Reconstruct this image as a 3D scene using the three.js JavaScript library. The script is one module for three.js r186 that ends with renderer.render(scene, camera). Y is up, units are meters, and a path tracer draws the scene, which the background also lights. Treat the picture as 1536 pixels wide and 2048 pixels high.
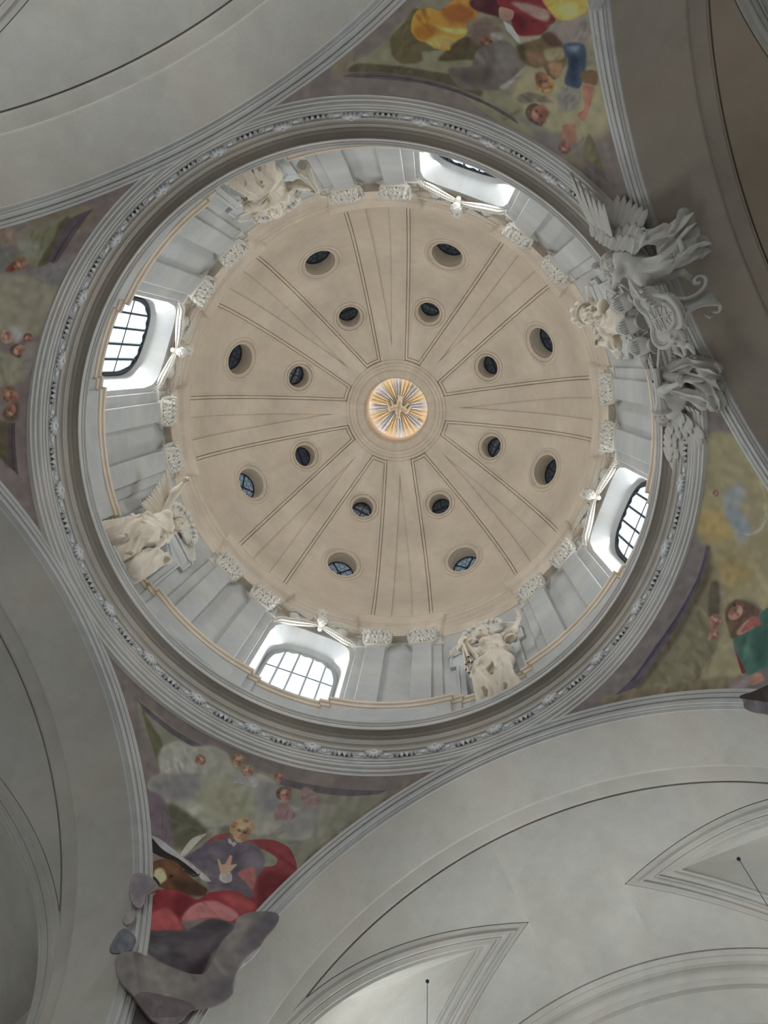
import * as THREE from 'three';
import { mergeGeometries, mergeVertices } from 'three/addons/utils/BufferGeometryUtils.js';
import { TessellateModifier } from 'three/addons/modifiers/TessellateModifier.js';
import { RectAreaLightUniformsLib } from 'three/addons/lights/RectAreaLightUniformsLib.js';

// ---------------------------------------------------------------- camera, sky, exposure
// A visitor stands on the crossing floor of a domed church and tips a phone almost straight up.
// World: y is up, the dome's axis is x = z = 0, the four arms run along +x, -z, -x and +z.
const scene = new THREE.Scene();
scene.background = new THREE.Color(0x0b0c0e);
const renderer = new THREE.WebGLRenderer({ antialias: true });
renderer.toneMapping = THREE.LinearToneMapping;
renderer.toneMappingExposure = 0.6;
renderer.shadowMap.enabled = true;
RectAreaLightUniformsLib.init();

const camera = new THREE.PerspectiveCamera(2 * Math.atan(1024 / 1731.635) * 180 / Math.PI, 0.75, 0.1, 120);
camera.position.set(1.5235, 1.6, 0.7755);
{
  const right = new THREE.Vector3(0.898667, 0.054114, -0.435282), down = new THREE.Vector3(-0.421444, -0.168553, -0.891053), look = new THREE.Vector3(-0.121587, 0.984206, -0.128666);
  camera.quaternion.setFromRotationMatrix(new THREE.Matrix4().makeBasis(right, down.clone().negate(), look.clone().negate()));
}

// Daylight, as area lights just inside the glass of each window; LIT lists [strength, colour] per opening.
const DAY = new THREE.Color(0.93, 0.97, 1.0), WARM = new THREE.Color(1.0, 0.92, 0.82);
const DRUM_LIGHT = [11, 11, 14, 11];                // four drum windows, by bay 45, 135, 225, 315 degrees
const ARM_LIGHT = [[0.1, 0.1], [36, 13], [3, 3], [13, 13]];   // lunette windows of the arms +x, -z, -x, +z
const END_LIGHT = [0.05, 8, 1.2, 9];                   // assumed unseen window added in each arm's end wall to light the vaults
const LANTERN_LIGHT = 7;

// ---------------------------------------------------------------- small tools
const rad = (d) => d * Math.PI / 180, lerp = (a, b, t) => a + (b - a) * t, clamp = (x, a, b) => Math.min(b, Math.max(a, x));
const V3 = (x, y, z) => new THREE.Vector3(x, y, z);
const EX = 0.9918, EZ = 1.0082;                      // the drum is a hair out of round
const P = (r, deg, y) => V3(r * Math.cos(rad(deg)) * EX, y, -r * Math.sin(rad(deg)) * EZ);
let seed = 7;
const rnd = (a = 0, b = 1) => { seed = (seed * 1664525 + 1013904223) >>> 0; return a + (b - a) * seed / 4294967296; };
function hash3(x, y, z) { let h = Math.imul(x, 374761393) ^ Math.imul(y, 668265263) ^ Math.imul(z, 2147483647 - 91); h = Math.imul(h ^ (h >>> 13), 1274126177); return ((h ^ (h >>> 16)) >>> 0) / 4294967296; }
function noise3(x, y, z) {
  const ix = Math.floor(x), iy = Math.floor(y), iz = Math.floor(z), s = (t) => t * t * (3 - 2 * t), fx = s(x - ix), fy = s(y - iy), fz = s(z - iz);
  const c = (a, b, d) => hash3(ix + a, iy + b, iz + d);
  return lerp(lerp(lerp(c(0, 0, 0), c(1, 0, 0), fx), lerp(c(0, 1, 0), c(1, 1, 0), fx), fy), lerp(lerp(c(0, 0, 1), c(1, 0, 1), fx), lerp(c(0, 1, 1), c(1, 1, 1), fx), fy), fz) * 2 - 1;
}

const used = new Map();
function numbered(name) { const n = used.get(name) ?? 0; used.set(name, n + 1); return n ? name + '_' + String(n).padStart(3, '0') : name; }
function tag(o, label, category, group, kind) { o.userData.label = label; if (category) o.userData.category = category; if (group) o.userData.group = group; if (kind) o.userData.kind = kind; return o; }
function thing(name, label, category, group, kind) { const o = new THREE.Group(); o.name = numbered(name); scene.add(o); return tag(o, label, category, group, kind); }
function struct(name, label) { const o = new THREE.Group(); o.name = numbered(name); scene.add(o); o.userData.kind = 'structure'; o.userData.label = label; return o; }
function part(parent, name, geo, mat, label) {
  const m = new THREE.Mesh(Array.isArray(geo) ? (geo.length > 1 ? merge(geo) : geo[0]) : geo, mat);
  m.name = name; m.castShadow = m.receiveShadow = true; parent.add(m); if (label) m.userData.label = label; return m;
}
function sub(parent, name, x = 0, y = 0, z = 0) { const g = new THREE.Group(); g.name = name; g.position.set(x, y, z); parent.add(g); return g; }
function copyThing(src, name, label) { const c = src.clone(); c.name = numbered(name); scene.add(c); c.userData = { ...src.userData }; if (label) c.userData.label = label; return c; }
function plain(g) { const o = g.index ? g.toNonIndexed() : g.clone(); for (const k of Object.keys(o.attributes)) if (!['position', 'normal', 'uv'].includes(k)) o.deleteAttribute(k); if (!o.attributes.uv) o.setAttribute('uv', new THREE.BufferAttribute(new Float32Array(o.attributes.position.count * 2), 2)); return o; }
function merge(list) { return mergeGeometries(list.map(plain)); }
function moved(g, x = 0, y = 0, z = 0, rx = 0, ry = 0, rz = 0, s = 1) {
  const m = new THREE.Matrix4().compose(V3(x, y, z), new THREE.Quaternion().setFromEuler(new THREE.Euler(rx, ry, rz)), Array.isArray(s) ? V3(...s) : V3(s, s, s));
  const o = g.clone().applyMatrix4(m);
  if (m.determinant() < 0) {                              // a mirrored copy turns its triangles round again
    if (!o.index) { const n = o.attributes.position.count; o.setIndex(Array.from({ length: n }, (_, i) => i)); }
    const a = o.index.array; for (let i = 0; i < a.length; i += 3) { const t = a[i + 1]; a[i + 1] = a[i + 2]; a[i + 2] = t; }
  }
  return o;
}

let WUV = null;                                          // when set, uv comes from a point's place, so neighbouring pieces share one texture
// Indexed grid over (i, j) with fn(i, j) -> Vector3; wrap closes it along i and evens out the normals at the seam.
function gridGeo(nu, nv, fn, wrap = false, uvFn) {
  const pos = new Float32Array((nu + 1) * (nv + 1) * 3), uv = new Float32Array((nu + 1) * (nv + 1) * 2), idx = [];
  const vs = [];
  for (let i = 0; i <= nu; i++) for (let j = 0; j <= nv; j++) { const v = fn(i, j), k = i * (nv + 1) + j; vs.push(v); pos.set([v.x, v.y, v.z], k * 3); }
  let U = 0;
  for (let i = 0; i <= nu; i++) {
    if (i) U += vs[i * (nv + 1)].distanceTo(vs[(i - 1) * (nv + 1)]);
    let W = 0;
    for (let j = 0; j <= nv; j++) {
      const k = i * (nv + 1) + j; if (j) W += vs[k].distanceTo(vs[k - 1]);
      if (WUV && !uvFn) { const q = WUV(vs[k]); uv[k * 2] = q[0]; uv[k * 2 + 1] = q[1]; } else if (uvFn) { const q = uvFn(i, j, vs[k]); uv[k * 2] = q[0]; uv[k * 2 + 1] = q[1]; } else { uv[k * 2] = U; uv[k * 2 + 1] = W; }
    }
  }
  for (let i = 0; i < nu; i++) for (let j = 0; j < nv; j++) { const a = i * (nv + 1) + j, b = a + nv + 1; idx.push(a, b, a + 1, b, b + 1, a + 1); }
  const g = new THREE.BufferGeometry();
  g.setAttribute('position', new THREE.BufferAttribute(pos, 3)); g.setAttribute('uv', new THREE.BufferAttribute(uv, 2)); g.setIndex(idx); g.computeVertexNormals();
  if (wrap) { const n = g.attributes.normal; for (let j = 0; j <= nv; j++) { const b = nu * (nv + 1) + j, v = V3(n.getX(j) + n.getX(b), n.getY(j) + n.getY(b), n.getZ(j) + n.getZ(b)).normalize(); n.setXYZ(j, v.x, v.y, v.z); n.setXYZ(b, v.x, v.y, v.z); } }
  return g;
}
// A moulding: profile points [a, b] carried along n+1 stations by at(i, a, b); corners of the profile sharper than 34 degrees stay sharp.
function mould(profile, n, at, wrap = false) {
  const runs = []; let run = [profile[0]];
  for (let k = 1; k < profile.length; k++) {
    run.push(profile[k]);
    if (k < profile.length - 1) {
      const a = profile[k - 1], b = profile[k], c = profile[k + 1], t = Math.atan2(b[1] - a[1], b[0] - a[0]) - Math.atan2(c[1] - b[1], c[0] - b[0]);
      if (Math.abs(Math.atan2(Math.sin(t), Math.cos(t))) > 0.6) { runs.push(run); run = [b]; }
    }
  }
  runs.push(run);
  return merge(runs.map((r) => gridGeo(n, r.length - 1, (i, j) => at(i, r[j][0], r[j][1]), wrap)));
}
const lathe = (profile, n = 180) => mould(profile, n, (i, r, y) => P(r, i * 360 / n, y), true);
// arc of profile points from (a0,b0) to (a1,b1); bulge > 0 rounds outwards to the left of travel
function arcPts(a0, b0, a1, b1, bulge, n = 5) { const out = [], dx = a1 - a0, dy = b1 - b0; for (let k = 1; k <= n; k++) { const t = k / n, h = 4 * bulge * t * (1 - t); out.push([a0 + dx * t - dy * h, b0 + dy * t + dx * h]); } return out; }
const box = (x0, x1, y0, y1, z0, z1) => moved(new THREE.BoxGeometry(x1 - x0, y1 - y0, z1 - z0), (x0 + x1) / 2, (y0 + y1) / 2, (z0 + z1) / 2);
function tube(pts, r, seg = 6, n = pts.length * 4, closed = false) { return new THREE.TubeGeometry(new THREE.CatmullRomCurve3(pts, closed), n, r, seg, closed); }
function extrude(shape, depth, bevel = 0, curve = 10) { return new THREE.ExtrudeGeometry(shape, { depth, bevelEnabled: bevel > 0, bevelThickness: bevel, bevelSize: bevel, bevelSegments: 2, curveSegments: curve }); }
function shapeOf(pts) { const s = new THREE.Shape(); pts.forEach(([x, y], i) => (i ? s.lineTo(x, y) : s.moveTo(x, y))); return s; }

// ---------------------------------------------------------------- materials
function canvasTex(w, h, draw, srgb = true) { const c = document.createElement('canvas'); c.width = w; c.height = h; draw(c.getContext('2d'), w, h); const t = new THREE.CanvasTexture(c); t.wrapS = t.wrapT = THREE.RepeatWrapping; if (srgb) t.colorSpace = THREE.SRGBColorSpace; return t; }
// Lime plaster: trowel mottling in tone, fine sand in relief; one tile is 3 m of wall.
function plasterMaps(base, spread, size = 512) {
  const d = new Uint8Array(size * size * 4), b = new Uint8Array(size * size * 4), per = (x, y, f, s) => {
    const px = x * f, py = y * f, ix = Math.floor(px), iy = Math.floor(py), sm = (t) => t * t * (3 - 2 * t), fx = sm(px - ix), fy = sm(py - iy), m = (v) => ((v % f) + f) % f;
    return lerp(lerp(hash3(m(ix), m(iy), s), hash3(m(ix + 1), m(iy), s), fx), lerp(hash3(m(ix), m(iy + 1), s), hash3(m(ix + 1), m(iy + 1), s), fx), fy) - 0.5;
  };
  for (let y = 0; y < size; y++) for (let x = 0; x < size; x++) {
    const u = x / size, v = y / size, k = (y * size + x) * 4;
    const big = per(u, v, 3, 1) * 0.5 + per(u, v, 7, 2) * 0.5 + per(u, v, 19, 3) * 0.35, fine = per(u, v, 64, 4) * 0.5 + per(u, v, 190, 5);
    for (let c = 0; c < 3; c++) d[k + c] = clamp(base[c] + spread * (big + fine * 0.25 + (c - 1) * per(u, v, 5, 6) * 0.2), 0, 255);
    b[k] = b[k + 1] = b[k + 2] = clamp(128 + 50 * (per(u, v, 40, 7) + fine * 0.7 + per(u, v, 12, 8)), 0, 255); d[k + 3] = b[k + 3] = 255;
  }
  const mk = (a, srgb) => { const t = new THREE.DataTexture(a, size, size); t.wrapS = t.wrapT = THREE.RepeatWrapping; t.magFilter = THREE.LinearFilter; t.minFilter = THREE.LinearMipmapLinearFilter; t.generateMipmaps = true; t.repeat.set(1 / 3, 1 / 3); if (srgb) t.colorSpace = THREE.SRGBColorSpace; t.needsUpdate = true; return t; };
  return { map: mk(d, true), bumpMap: mk(b, false) };
}
const grain = plasterMaps([236, 236, 236], 26);
function plaster(hex, rough = 0.92, bump = 0.004) { return new THREE.MeshStandardMaterial({ color: hex, map: grain.map, bumpMap: grain.bumpMap, bumpScale: bump, roughness: rough }); }
const M = {
  dome: plaster(0xeadbc8), domeTrim: plaster(0xebdcc8), entablature: plaster(0xeadbc8), drum: plaster(0xd2d3d1), stucco: plaster(0xefe8dc, 0.85), peach: plaster(0xf4e3cd),
  ring: plaster(0xdcdad6), frieze: plaster(0xf3f4f4), ringDark: plaster(0xc9c2b8), arch: plaster(0xdcd8cf), trim: plaster(0xe0e0de), vault: plaster(0xdad7cf), vaultBounceTint: plaster(0xcbbba8), archBounceTint: plaster(0xccc0b2), wall: plaster(0xd8d4ca), figure: plaster(0xe4e1da, 0.8),  // right-arm vault and soffit colours: warm bounce light tinted into the plaster
  warmFigure: plaster(0xeee2cf, 0.8), lantern: plaster(0xf0dcc4), floor: plaster(0x94806a, 0.5),
  iron: new THREE.MeshStandardMaterial({ color: 0x2a3038, roughness: 0.55, metalness: 0.4 }),
  lead: new THREE.MeshStandardMaterial({ color: 0x23262b, roughness: 0.6, metalness: 0.3 }),
  bloomPaleFrame: plaster(0xb9bcba),  // brightest window's frame and bars; bloom washing them out is put in the colour
  daylight: new THREE.MeshStandardMaterial({ color: 0xdde6ee, roughness: 0.3, emissive: new THREE.Color(0.80, 0.92, 1.0), emissiveIntensity: 1.25 }),
  darkGlass: new THREE.MeshStandardMaterial({ color: 0x3a4046, roughness: 0.25, emissive: new THREE.Color(0.05, 0.06, 0.075), emissiveIntensity: 0.35 }),
  litGlass: new THREE.MeshStandardMaterial({ color: 0x8498a8, roughness: 0.25, emissive: new THREE.Color(0.20, 0.255, 0.30), emissiveIntensity: 0.55 }),
  gold: new THREE.MeshStandardMaterial({ color: 0xe0cfae, roughness: 0.45, metalness: 0.45 }),
  silver: new THREE.MeshStandardMaterial({ color: 0xc6cfdd, roughness: 0.35, metalness: 0.6 }),
};
// ---------------------------------------------------------------- the dome
const DA = 5.15, DB = 4.67, DY = 22.70;              // the shell's half-ellipse: base radius, rise, springing height
const domeT = (R) => Math.acos(R / DA), domeS = (t) => Math.hypot(DA * Math.sin(t), DB * Math.cos(t));
const D = (deg, t, lift = 0) => {                     // point of the shell; lift goes inwards along the normal
  const nx = Math.cos(t) / DA, ny = Math.sin(t) / DB, l = Math.hypot(nx, ny);
  return P(DA * Math.cos(t) - lift * nx / l, deg, DY + DB * Math.sin(t) - lift * ny / l);
};
const ribHalf = (R) => 0.346 + (R - 1.47) * 0.1030;  // half width of a rib, in metres, at radius R
const wedgeHalf = (R) => Math.max(0, (R - 1.9) * 0.0925);
const T_TOP = domeT(1.30), T_LOW = 0.004, T_RIBTOP = domeT(1.40);
WUV = (v) => [Math.atan2(-v.z, v.x) * 3.3, v.y * 1.1 - Math.hypot(v.x, v.z) * 0.5];
const dome = struct('ceiling_dome', 'cream plaster dome with eight broad ribs, round windows and a lantern eye');
const OCULI = [{ R: 4.40, hole: 0.42, ht: 0.16, hp: 9.2, frame: 0.61 }, { R: 2.93, hole: 0.31, ht: 0.112, hp: 10.8, frame: 0.465 }];
for (let k = 0; k < 8; k++) {
  const mid = 45 * k, bits = [], cuts = OCULI.map((o) => ({ ...o, t: domeT(o.R) }));
  const slab = (p0, p1, t0, t1, np, nt) => bits.push(gridGeo(np, nt, (i, j) => D(lerp(p0, p1, i / np), lerp(t0, t1, j / nt))));
  let t = T_LOW;
  for (const c of cuts) {
    slab(mid - 22.5, mid + 22.5, t, c.t - c.ht, 20, 10);
    slab(mid - 22.5, mid - c.hp, c.t - c.ht, c.t + c.ht, 7, 10); slab(mid + c.hp, mid + 22.5, c.t - c.ht, c.t + c.ht, 7, 10);
    const s = domeS(c.t);
    bits.push(gridGeo(48, 6, (i, j) => {
      const a = i / 48 * 2 * Math.PI, q = Math.max(Math.abs(Math.cos(a)), Math.abs(Math.sin(a))), f = j / 6;
      const dp = lerp(c.hole * Math.cos(a) / c.R * 180 / Math.PI, c.hp * Math.cos(a) / q, f), dt = lerp(c.hole * Math.sin(a) / s, c.ht * Math.sin(a) / q, f);
      return D(mid + dp, c.t + dt);
    }, true));
    t = c.t + c.ht;
  }
  slab(mid - 22.5, mid + 22.5, t, T_TOP, 20, 10);
  part(dome, 'shell', bits, M.dome);
}
const RIB_LIFT = 0.05;
for (let k = 0; k < 8; k++) {
  const mid = 22.5 + 45 * k, bits = [], n = 44;
  for (const s of [-1, 1]) {
    const at = (i, e, lift) => { const t = lerp(0.02, T_RIBTOP, i / n), R = DA * Math.cos(t), w = e ? ribHalf(R) : wedgeHalf(R); return D(mid + s * w / R * 180 / Math.PI, t, lift); };
    const rows = [[1, 0], [1, RIB_LIFT], [0, RIB_LIFT], [0, -0.03]];
    for (let q = 0; q < 3; q++) bits.push(gridGeo(n, 1, (i, j) => at(i, ...rows[q + j])));
  }
  part(dome, 'rib', bits, M.dome);
}
{ // stepped frame round each panel
  const prof = [[0, -0.002], [0.022, -0.002], [0.024, 0.052], [0.03, 0.056], [0.074, 0.056], [0.08, 0.052], [0.082, -0.002], [0.1, -0.002], [0.102, 0.034], [0.115, 0.036], [0.19, -0.002]];
  for (let k = 0; k < 8; k++) {
    const mid = 45 * k, n = 40, m = 8, total = 2 * n + m;
    const at = (i, o, lift) => {
      const Rtop = 1.49 + o, tt = domeT(Rtop), edge = (R) => 22.5 - (ribHalf(R) + o) / R * 180 / Math.PI;
      if (i <= n) { const t = lerp(0.03, tt, i / n); return D(mid - edge(DA * Math.cos(t)), t, lift); }
      if (i <= n + m) return D(mid + lerp(-1, 1, (i - n) / m) * edge(Rtop), tt, lift);
      const t = lerp(tt, 0.03, (i - n - m) / n); return D(mid + edge(DA * Math.cos(t)), t, lift);
    };
    part(dome, 'panel_moulding', mould(prof, total, at), M.domeTrim);
  }
}
// round windows: a two-stepped frame, a reveal cut through the shell, leaded glass with a cross of iron
function oculus(o, lit) {
  const h = o.hole, f = o.frame, g = new THREE.Group(), n = 48;
  const ring = (prof) => mould(prof, n, (i, r, z) => V3(r * Math.cos(i / n * 2 * Math.PI), r * Math.sin(i / n * 2 * Math.PI), z), true);
  const w = f - h;
  part(g, 'frame', ring([[f, 0.06], [f, -0.05], [f - 0.012, -0.058], [f - w * 0.42, -0.05], [f - w * 0.44, -0.012], [f - w * 0.52, -0.012], [f - w * 0.54, -0.04], [f - w * 0.62, -0.05], [f - w * 0.8, -0.03], [f - w * 0.82, -0.005], [h + 0.012, 0.0], [h, 0.012], [h, 0.06]]), M.domeTrim);
  part(g, 'reveal', ring([[h, 0.0], [h * 0.96, 0.3], [h * 0.95, 0.42]]), M.dome);
  const r = h * 0.95, z = 0.40;
  part(g, 'pane', moved(new THREE.CircleGeometry(r, 40), 0, 0, z), lit ? M.litGlass : M.darkGlass);
  part(g, 'window_ring', moved(new THREE.TorusGeometry(r * 0.985, 0.022, 6, 40), 0, 0, z - 0.01), M.iron);
  for (const a of [0, Math.PI / 2]) part(g, 'glazing_bar', moved(new THREE.BoxGeometry(2 * r, 0.024, 0.03), 0, 0, z - 0.02, 0, 0, a + (lit ? Math.PI / 4 : 0.1)), M.iron);
  const cames = [], c = r / 4.6;                     // hexagon leading
  for (let q = -6; q <= 6; q++) for (let p = -6; p <= 6; p++) {
    const x = (p + (q & 1) / 2) * c * 1.732, y = q * c * 1.5;
    if (Math.hypot(x, y) > r * 0.93) continue;
    for (let e = 0; e < 3; e++) { const a = e * Math.PI / 3 + Math.PI / 6; cames.push(moved(new THREE.BoxGeometry(c, 0.007, 0.01), x + Math.cos(a) * c * 0.866, y + Math.sin(a) * c * 0.866, z - 0.008, 0, 0, a + Math.PI / 2)); }
  }
  part(g, 'lead_came', cames, M.lead);
  return g;
}
const COMPASS = { 0: 'above the statue behind the coat of arms', 45: 'above the drum window on the right', 90: 'above the statue with a sheaf', 135: 'above the brightest drum window', 180: 'above the pointing angel statue', 225: 'above the tall barred drum window', 270: 'above the statue holding scales', 315: 'above the drum window mostly hidden by the cornice' };
let windowNo = 5;
OCULI.forEach((o, big) => {
  const t = domeT(o.R);
  for (let k = 0; k < 8; k++) {
    const lit = !big && [2, 3, 4].includes(k);
    const g = oculus(o, lit); g.name = 'window_' + windowNo++; scene.add(g);
    tag(g, (big ? 'small inner' : 'large outer') + ' round dome window with ' + (lit ? 'pale lit' : 'dark') + ' leaded glass, ' + COMPASS[45 * k], null, null, 'structure');
    const c = D(45 * k, t), inward = D(45 * k, t, 1).sub(c).normalize(), tang = P(1, 45 * k + 90, 0).normalize();
    const out = inward.negate(); g.position.copy(c);
    g.quaternion.setFromRotationMatrix(new THREE.Matrix4().makeBasis(tang, out.clone().cross(tang), out));
  }
});
// lantern: moulded eye, warm shaft, wider chamber above with little windows, sunburst at its top
const lantern = struct('ceiling_lantern', 'moulded ring and warm plaster shaft of the lantern at the top of the dome');
part(lantern, 'eye_moulding', lathe([[1.46, 27.22], [1.46, 27.09], ...arcPts(1.46, 27.09, 1.38, 27.07, -0.3, 4), [1.38, 27.12], [1.30, 27.14], ...arcPts(1.30, 27.14, 1.19, 27.13, 0.25, 5), [1.19, 27.20], [1.10, 27.24], [0.97, 27.27], ...arcPts(0.97, 27.27, 0.935, 27.33, -0.2, 4)], 120), M.domeTrim);
part(lantern, 'shaft', lathe([[0.935, 27.33], [0.925, 28.95], [0.96, 29.02], [1.5, 29.04]], 96), M.lantern);
part(lantern, 'chamber', lathe([[1.5, 29.04], [1.5, 29.75], [1.42, 30.0], [1.0, 30.2], [0, 30.3]], 96), M.lantern);
for (let k = 0; k < 8; k++) {
  const a = 22.5 + 45 * k, c = P(1.46, a, 29.4), g = sub(lantern, 'lantern_window', c.x, c.y, c.z); g.rotation.y = rad(a) + Math.PI / 2 + Math.PI;
  part(g, 'pane', new THREE.PlaneGeometry(0.62, 0.56), M.daylight);
  const fr = shapeOf([[-0.36, -0.32], [0.36, -0.32], [0.36, 0.32], [-0.36, 0.32]]); fr.holes.push(shapeOf([[-0.3, -0.26], [0.3, -0.26], [0.3, 0.26], [-0.3, 0.26]]));
  part(g, 'frame', moved(extrude(fr, 0.05), 0, 0, -0.01), M.lantern);
  const l = new THREE.RectAreaLight(k % 2 ? WARM : DAY, LANTERN_LIGHT, 0.58, 0.52); const q = P(1.38, a, 29.4); l.position.copy(q); l.lookAt(0, 29.4, 0); l.name = 'lantern_window_light'; scene.add(l);
}
WUV = (v) => [Math.atan2(-v.z, v.x) * 5, v.y + Math.hypot(v.x, v.z) * 0.7];
// ---------------------------------------------------------------- the drum: wall, windows, pilasters, entablature, plinth
const RW = 5.30, Y0 = 15.6, Y1 = 22.9;
const wallDrum = struct('wall_drum', 'pale grey plaster drum wall under the dome with pilasters, niches and windows');  // upright wall of the drum, not a ceiling
const winTop = (d) => 20.35 + 1.12 * Math.pow(Math.max(0, 1 - Math.pow(Math.abs(d) / 10.4, 3.0)), 1 / 2.4);   // head of the splayed opening, at R = RW
const glassTop = (x) => 19.9 + 1.17 * Math.pow(Math.max(0, 1 - Math.pow(Math.abs(x) / 0.86, 3.0)), 1 / 2.4);   // head of the glazing, x metres from its middle
const GR = 5.74, SILL = 16.7;
const nicheTop = (d) => 18.7 + 0.95 * Math.sqrt(Math.max(0, 1 - (d / 6.0) ** 2));
function wallBay(mid, half, bottom, top) {             // wall of one bay around an opening of half-width `half` degrees
  const bits = [], seg = (p0, p1, ya, yb, np) => bits.push(gridGeo(np, 8, (i, j) => { const d = lerp(p0, p1, i / np); return P(RW, mid + d, lerp(ya(d), yb(d), j / 8)); }));
  seg(-22.5, -half, () => Y0, () => Y1, 10); seg(half, 22.5, () => Y0, () => Y1, 10);
  seg(-half, half, top, () => Y1, 36); seg(-half, half, () => Y0, () => bottom, 16);
  return bits;
}
const sq = (n, f) => Array.from({ length: n + 1 }, (_, i) => f(Math.sin((i / n - 0.5) * Math.PI)));   // stations crowded towards both ends
for (let k = 0; k < 8; k++) {
  const mid = 45 * k;
  if (k % 2) part(wallDrum, 'window_bay', wallBay(mid, 10.4, SILL, winTop), M.drum);
  else {
    part(wallDrum, 'niche_bay', wallBay(mid, 6.0, 15.75, nicheTop), M.drum);
    const ds = sq(28, (s) => s * 6.0), deep = (d) => RW + 0.62 * Math.sqrt(Math.max(0, 1 - (d / 6.0) ** 2));
    part(wallDrum, 'niche', [gridGeo(28, 12, (i, j) => P(deep(ds[i]), mid + ds[i], lerp(15.75, nicheTop(ds[i]) , j / 12))),
      gridGeo(28, 6, (i, j) => { const f = j / 6, r = lerp(RW, deep(ds[i]), f); return P(r, mid + ds[i], nicheTop(ds[i]) + 0.0 * f); })], M.drum);
  }
}
// the four drum windows
const WLAB = ['drum window on the right with blue-white panes and iron bars', 'brightest drum window with thin bars, above the bald saint fresco', 'drum window with a tall grid of black bars and white panes', 'drum window mostly hidden by the ring cornice, its reveal glowing'];
for (let k = 0; k < 4; k++) {
  const mid = 45 + 90 * k, g = struct('window_' + (k + 1), WLAB[k]); g.name = 'window_' + (k + 1);
  const c0 = P(GR, mid, 0), out = c0.clone().normalize(), side = V3(out.z, 0, -out.x).negate();  // side points towards larger angles
  const tang = P(1, mid + 90, 0).normalize(); if (side.dot(tang) < 0) side.negate();
  const G = (x, y, d = 0) => c0.clone().addScaledVector(side, x).addScaledVector(out, d).setY(y);
  const N = 48, st = sq(N, (s) => s), bits = [];
  bits.push(gridGeo(N, 6, (i, j) => { const a = P(RW, mid + st[i] * 10.4, winTop(st[i] * 10.4)), b = G(st[i] * 0.86, glassTop(st[i] * 0.86)); return a.lerp(b, j / 6); }));
  for (const s of [-1, 1]) bits.push(gridGeo(8, 6, (i, j) => { const a = P(RW, mid + s * 10.4, lerp(SILL, winTop(10.4), i / 8)), b = G(s * 0.86, lerp(SILL + 0.15, glassTop(0.86), i / 8)); return a.lerp(b, j / 6); }));
  bits.push(gridGeo(12, 6, (i, j) => P(RW, mid + lerp(-10.4, 10.4, i / 12), SILL).lerp(G(lerp(-0.86, 0.86, i / 12), SILL + 0.15), j / 6)));
  part(g, 'reveal', bits, M.drum);
  // iron surround following the head
  const fr = (o, d) => (i) => { if (i === 0) return G(-0.86 + o, SILL + 0.15, d); if (i === N + 2) return G(0.86 - o, SILL + 0.15, d); const x = st[i - 1] * (0.86 - o); return G(x, glassTop(x * 0.86 / (0.86 - o)) - o, d); };
  part(g, 'frame', gridGeo(N + 2, 3, (i, j) => fr(j < 2 ? 0 : 0.085, j === 0 || j === 3 ? 0.05 : -0.03)(i)), k === 1 ? M.bloomPaleFrame : M.iron);
  const cols = [-0.50, -0.17, 0.17, 0.50], rows = [18.1, 19.75], xs = [-0.78, ...cols, 0.78];
  for (const x of cols) { const top = glassTop(x) - 0.03; part(g, 'glazing_bar', [gridGeo(4, 1, (i, j) => G(x + (j ? 0.019 : -0.019), [SILL, SILL, top, top, SILL][i], [0.02, -0.03, -0.03, 0.02, 0.02][i])), ...[-1, 1].map((s) => gridGeo(1, 1, (i, j) => G(x + s * 0.019, i ? top : SILL, j ? 0.02 : -0.03)))], k === 1 ? M.bloomPaleFrame : M.iron); }
  for (const y of rows) part(g, 'cross_bar', tube([G(-0.8, y, -0.01), G(0, y, -0.012), G(0.8, y, -0.01)], 0.011, 5, 8), M.iron);
  const ys = [SILL + 0.1, ...rows, 30];
  for (let a = 0; a < 5; a++) for (let b = 0; b < 3; b++)
    part(g, 'pane', gridGeo(10, 6, (i, j) => { const x = lerp(xs[a], xs[a + 1], i / 10); return G(x, lerp(ys[b], Math.min(ys[b + 1], glassTop(x) - 0.02), j / 6), 0.012 + 0.012 * Math.sin(i / 10 * 9.42 + a)); }), M.daylight);
  const l = new THREE.RectAreaLight(DAY, DRUM_LIGHT[k], 1.5, 4.2), q = G(0, 18.85, -0.12); l.position.copy(q); l.lookAt(q.clone().sub(out)); l.name = 'drum_window_light'; scene.add(l);
}
// entablature: breaks forward over each pair of pilasters
const ressaut = (hw, p) => hw + p * 180 / Math.PI / 5.1;      // half-angle of the projecting block, growing with the moulding's own projection
function brokenPath(levels) {                            // levels: [[half angle, forward], ...] outermost first; stations for one turn
  const st = [];
  for (let k = 0; k < 8; k++) {
    const m = 22.5 + 45 * k, L = levels;
    for (let q = 0; q < 6; q++) st.push([m - 22.5 + q * (22.5 - L[0][0]) / 6, 0, 0, k]);
    L.forEach(([a], i) => { st.push([m, -1, i, k, 0], [m, -1, i, k, 1]); });
    for (let q = 1; q < 10; q++) st.push([m, 0, L.length, k, lerp(-0.94, 0.94, q / 10)]);
    for (let i = L.length - 1; i >= 0; i--) st.push([m, 1, i, k, 1], [m, 1, i, k, 0]);
    for (let q = 1; q <= 6; q++) st.push([m + L[0][0] + (22.5 - L[0][0]) * q / 6, 0, 0, k]);
  }
  return st.filter((s, i) => i === 0 || s.length !== 4 || st[i - 1].length !== 4 || s[0] !== st[i - 1][0]);
}
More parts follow.
